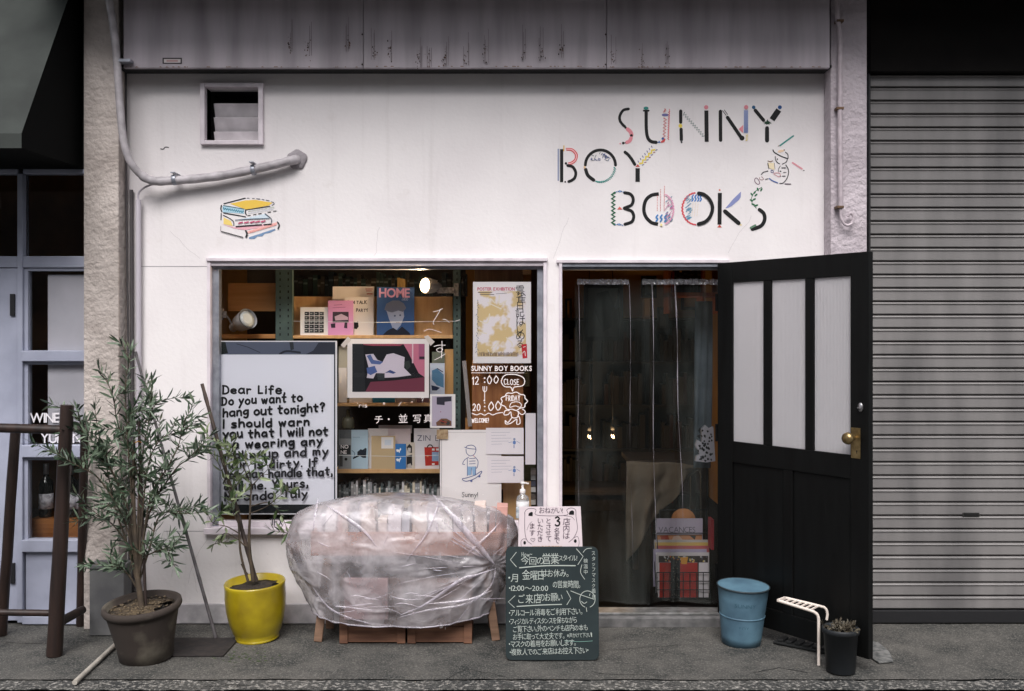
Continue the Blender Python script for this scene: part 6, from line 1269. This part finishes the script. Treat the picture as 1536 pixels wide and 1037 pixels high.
for t_, x_, y_, h_, s_ in (('・アルコール消毒をご利用下さい。',763,926,8.4,.78),('・フィジカルディスタンスを保ちながら',763,938,7.6,.70),('ご覧下さい。外のベンチも店内の本も',769,949,7.8,.76),('お手に取って大丈夫です。',769,960,7.8,.74),('※声かけて下さい!',850,957,5.8,.72),('・マスクの着用をお願いします。',763,970.5,8,.82),('・複数人でのご来店はお控え下さい・',764,982,8,.80)):
    x_e = pr.font(t_, x_, y_, h_, CH, jit=.05, sx=s_, slope=-.025)
pr.line([(846,962),(868,963),(888,962)],.6,(120,160,150)); pr.line([(886,950),(887,956)],1,CH)
pr.font('スタッフマスク着用', 888, 838, 5.4, CH, vert=True, sx=.9, adv=1.45, jit=.08); pr.font('検温中', 876, 849, 5.4, CH, vert=True, adv=1.5); pr.line([(873,852),(871,863),(877,873)],.8,CH); pr.line([(875,834),(880,829),(888,828)],.8,CH)
pr.line(arc(881,902,11.5,12,-70,250,22),.9,CH); pr.line([(856,890),(872,896),(891,902)],.9,CH); pr.line([(872,905),(876,908),(880,906)],.9,CH); pr.line([(884,897),(885,894)],.8,CH); pr.line([(879,914),(880,920)],.8,CH)
pr.build('chalk_writing', cbd)
for px in (772, 884): m = MB(); a = bl(px, 829, -.006); m.bar(a, (a.x, YC+.30, .012), .025, .012, None, up=(1,0,0)); obj('rear_leg', m, M_black, cbd)
# card standing on the top edge of the board
tz = bl(828, 826).z; YK = bl(828, 826).y+.012; dk = YK+CY
kc = MB(); prk = Pr(fmap=lambda u, v, h: P(u, v, YK)-Vector((0,h,0)), start=.0004); CB = pm('card_pinkish', (222,208,212), .6)
c4 = [(777,823.5),(874,823.5),(871,760),(779,760.5)]; f = [P(x, y, YK) for x, y in c4]; prk.mb.add(f+[p+Vector((0,.006,0)) for p in f], [(0,1,2,3),(7,6,5,4),(0,4,5,1),(1,5,6,2),(2,6,7,3),(3,7,4,0)], CB)
def qk(pts): return [(770+a/13.83, 755+b/13.83) for a, b in pts]
I2 = (70,50,70)
def K_(pts, w, c=I2): prk.line(qk(pts), w/13.8, c)
K_([(240,260),(240,180),(300,120),(400,110),(470,140),(500,250),(1090,250),(1110,140),(1200,100),(1290,140),(1300,280),(1325,450),(1320,580),(1250,720),(1150,810)],10); K_([(240,200),(235,400),(245,640),(290,780),(380,850)],10); K_([(1040,260),(1200,280),(1270,350)],7); K_([(280,560),(330,440),(390,380)],6)
prk.poly(qk([(310,260),(320,210),(370,180),(405,190),(400,270)]),BLACK); prk.poly(qk([(1150,220),(1170,170),(1220,145),(1260,170),(1260,240),(1160,240)]),BLACK); prk.circ(*qk([(235,820)])[0],2,BLACK,ry=2.8); prk.circ(*qk([(1285,785)])[0],2.1,BLACK,ry=2.8)
K_([(165,900),(160,790),(210,740),(270,745)],8); K_([(1260,720),(1330,690),(1365,800),(1350,910)],8)
prk.font('おねがい!', 809, 769.8, 8, I2, jit=.06, sx=.9); prk.hand('3', 832.5, 788.5, 13, 2.3, BLACK, sx=1.15)
prk.font('名まで', 831.5, 800, 7.6, I2, vert=True, adv=.98, jit=.06); prk.font('店内は', 845, 787, 9, I2, vert=True, adv=1.15, jit=.05); prk.font('とさせて', 819, 785, 7.4, I2, vert=True, adv=1.2, jit=.06); prk.font('いただき', 806.5, 785, 7.6, I2, vert=True, adv=1.2, jit=.06); prk.font('ます', 794.5, 793, 7.6, I2, vert=True, adv=1.3, jit=.06)
K_([(370,770),(360,740),(390,725),(410,745),(430,725),(450,745),(410,800),(375,770)],7); prk.font('MAXI THREE PEOPLE', 799, 822, 3.4, (190,150,110), bold=.02, gap=.12)
tag(prk.build('notice_card'), 'pinkish card asking for three people at most, on top of the chalkboard', 'card')
stl = thing('wooden_stool', (.14,-.25,0), 'plain wooden stool hidden behind the chalkboard and card', 'stool'); sx0, sx1 = P(778,800,-.35).x, P(862,800,-.35).x; zs = P(800,776,-.25).z
m = MB(); m.box(sx0, sx1, -.36, -.08, zs-.03, zs); obj('seat', m, Mb, stl, bevel=.004)
for lx in (sx0+.01, sx1-.04):
    for ly in (-.35, -.12): m = MB(); m.box(lx, lx+.03, ly, ly+.03, 0, zs-.0305); obj('leg', m, Mb, stl, bevel=.003)
bx = P(784, 776, -.22).x; sb = thing('sanitiser_bottle', (bx, -.22, zs), 'clear pump bottle of hand sanitiser behind the pink card', 'bottle')
m = MB(); m.lathe([(0,0),(.032,0),(.035,.004),(.035,.095),(.031,.11),(.014,.122),(.013,.13),(0,.131)], 24, None, c=(bx,-.22,zs)); obj('bottle', m, plastic('clear_bottle', .04, .25, .4, 4, .0, rough=.05, tint=(226,224,222)), sb)
m = MB(); m.lathe([(0,.128),(.016,.128),(.016,.148),(.007,.152),(.006,.178),(.012,.180),(.013,.19),(0,.192)], 18, None, c=(bx,-.22,zs)); m.bar((bx,-.22,zs+.187), (bx+.034,-.235,zs+.183), .009, .007); obj('pump', m, pm('pump_white', (232,228,226), .35), sb, bevel=.001)
m = MB(); m.lathe([(.0355,.02),(.0355,.085)], 24, None, c=(bx,-.22,zs)); obj('label', m, pm('label_white', (214,212,212), .5, col2=(190,190,192), scale=30), sb)
q = pbox(774, 782, 762, 778, -.3, -.27); m = MB(); m.box(*q); tag(obj('small_box', m, pm('blue_grey_box', (96,112,128), .5, col2=(190,196,200), scale=50), bevel=.002), 'tiny blue grey box at the left behind the pink card', 'box')

# --- blue bucket
cK = gnd(1118, 972); cK.y += .10; cK.z = 0
bk = thing('metal_bucket', cK, 'weathered light blue metal bucket in front of the black door', 'bucket'); KM = Matrix.Translation(cK) @ Matrix.Rotation(.03, 4, 'Y') @ Matrix.Rotation(.04, 4, 'X') @ Matrix.Diagonal((1,1,.85,1))
Mbk = pm('worn_blue_paint', (94,128,146), .55, col2=(70,98,116), scale=7, detail=8, bump=.25, bscale=16)
m = MB(); m.lathe([(0,.012),(.100,.012),(.102,.0),(.104,.0),(.1085,.05),(.1135,.11),(.119,.18),(.1245,.24),(.130,.30),(.135,.355),(.139,.36),(.139,.366),(.134,.367)], 48, Mbk, fn=lambda p, a: KM @ p)
m.lathe([(.134,.3665),(.131,.355),(.102,.02),(0,.016)], 48, pm('bucket_zinc', (128,138,142), .4, metal=.4, col2=(92,102,108), scale=9), fn=lambda p, a: KM @ p); obj('shell', m, None, bk)
m = MB(); m.lathe([(.1385,.358),(.1415,.362),(.1415,.368),(.137,.370),(.1345,.366)], 48, None, fn=lambda p, a: KM @ p); obj('rim', m, pm('rim_dark', (44,56,62), .6), bk)
m = MB(); m.lathe([(.1185,.176),(.1215,.179),(.1220,.182),(.1215,.185),(.1190,.188)], 48, None, fn=lambda p, a: KM @ p); obj('band', m, Mbk, bk)
def onb(z0_, ang0, text, h, col):
    pr = Pr(fmap=lambda u, v, hh: KM @ Vector(((.0985+.1*v+.0025+hh+ (v*.0))*1.0*math.sin(u/.125+ang0), -(.0985+.1*v+.0025+hh)*math.cos(u/.125+ang0), v)), start=.001)
    pr.f = (lambda f: (lambda u, v, hh: f(u, -v, hh)))(pr.f)
    pr.font(text, 0, -z0_, h, col, bold=-.01, gap=.16); return pr
pr = onb(.262, -.55, 'SUNNY', .026, (58,92,108)); pr.build('faint_lettering', bk); pr = onb(.12, -.35, 'BOY', .022, (58,92,108)); pr.build('faint_lettering', bk)
# --- white perforated hook standing in front of the door
hkY = gnd(1228, 998).y; Mh = pm('ivory_plastic', (226,214,204), .45)
hk = thing('white_ladder_hook', gnd(1228, 998), 'ivory bent ladder shaped metal strip standing by the dark pot', 'bracket')
rA_ = [P(1228,998,hkY), P(1228,940,hkY), P(1227,925,hkY-.0), P(1222,919,hkY), P(1212,915,hkY), P(1167,901,hkY)]
rB_ = [P(1240,930,hkY+.06), P(1241,921,hkY+.06), P(1238,913,hkY+.06), P(1228,909,hkY+.06), P(1178,897,hkY+.06)]
m = MB(); m.tube(spl([tuple(p) for p in rA_], 5), .008, 8); m.tube(spl([tuple(p) for p in rB_], 5), .007, 8); m.bar(rB_[-1], rA_[-1], .012, .012); obj('rail', m, Mh, hk)
for k in range(6): m = MB(); t = (k+.5)/6; a = P(lerp(1172,1218,t), lerp(902.5,917,t), hkY); b = P(lerp(1183,1232,t), lerp(898.2,910,t), hkY+.06); m.bar(a, b, .007, .007); obj('rung', m, Mh, hk)
# --- dark plastic pot with a dry plant
cD = gnd(1264, 1010); cD.y += .03; cD.z = 0 
dp = thing('dark_pot', cD, 'small charcoal pot with a dried plant at the foot of the black door', 'pot')
m = MB(); m.lathe([(0,.008),(.066,.0),(.070,.004),(.082,.19),(.089,.192),(.090,.215),(.086,.218),(.081,.21),(.078,.18),(0,.175)], 36, None, c=cD); obj('pot', m, pm('charcoal_plastic', (38,42,46), .55, col2=(28,31,34), scale=5), dp)
fo = Foliage(77)
for k in range(16):
    a = fo.r.uniform(0,6.28); r = fo.r.uniform(0,.05); p = cD+Vector((r*math.cos(a), r*math.sin(a), .178)); o_ = Vector((fo.r.gauss(0,.6), fo.r.gauss(0,.6), 1)).normalized(); fo.twig([p, p+o_*.03, p+o_*.06+Vector((fo.r.gauss(0,.02),0,0))], .0022, .026, .006, den=.008, start=.1)
fo.build(dp, leafmat('dry_leaf', ((66,60,50),(104,96,82)), (90,84,72)), M_bark)
# --- black rubber tray lying in the door's shade
m = MB(); a = gnd(1165, 962); b = gnd(1232, 990); M = Matrix.Translation(a) @ Matrix.Rotation(math.radians(-38), 4, 'Z'); L_ = .36; 
m.box(0, L_, -.05, .05, .0, .012, None, M)
for k in range(7): m.box(.02+k*.048, .05+k*.048, -.042, .042, .0121, .026, None, M)
tag(obj('rubber_doorstop', m, pm('black_rubber', (24,26,26), .7), bevel=.003), 'flat ribbed black rubber block lying beside the blue bucket', 'doorstop')
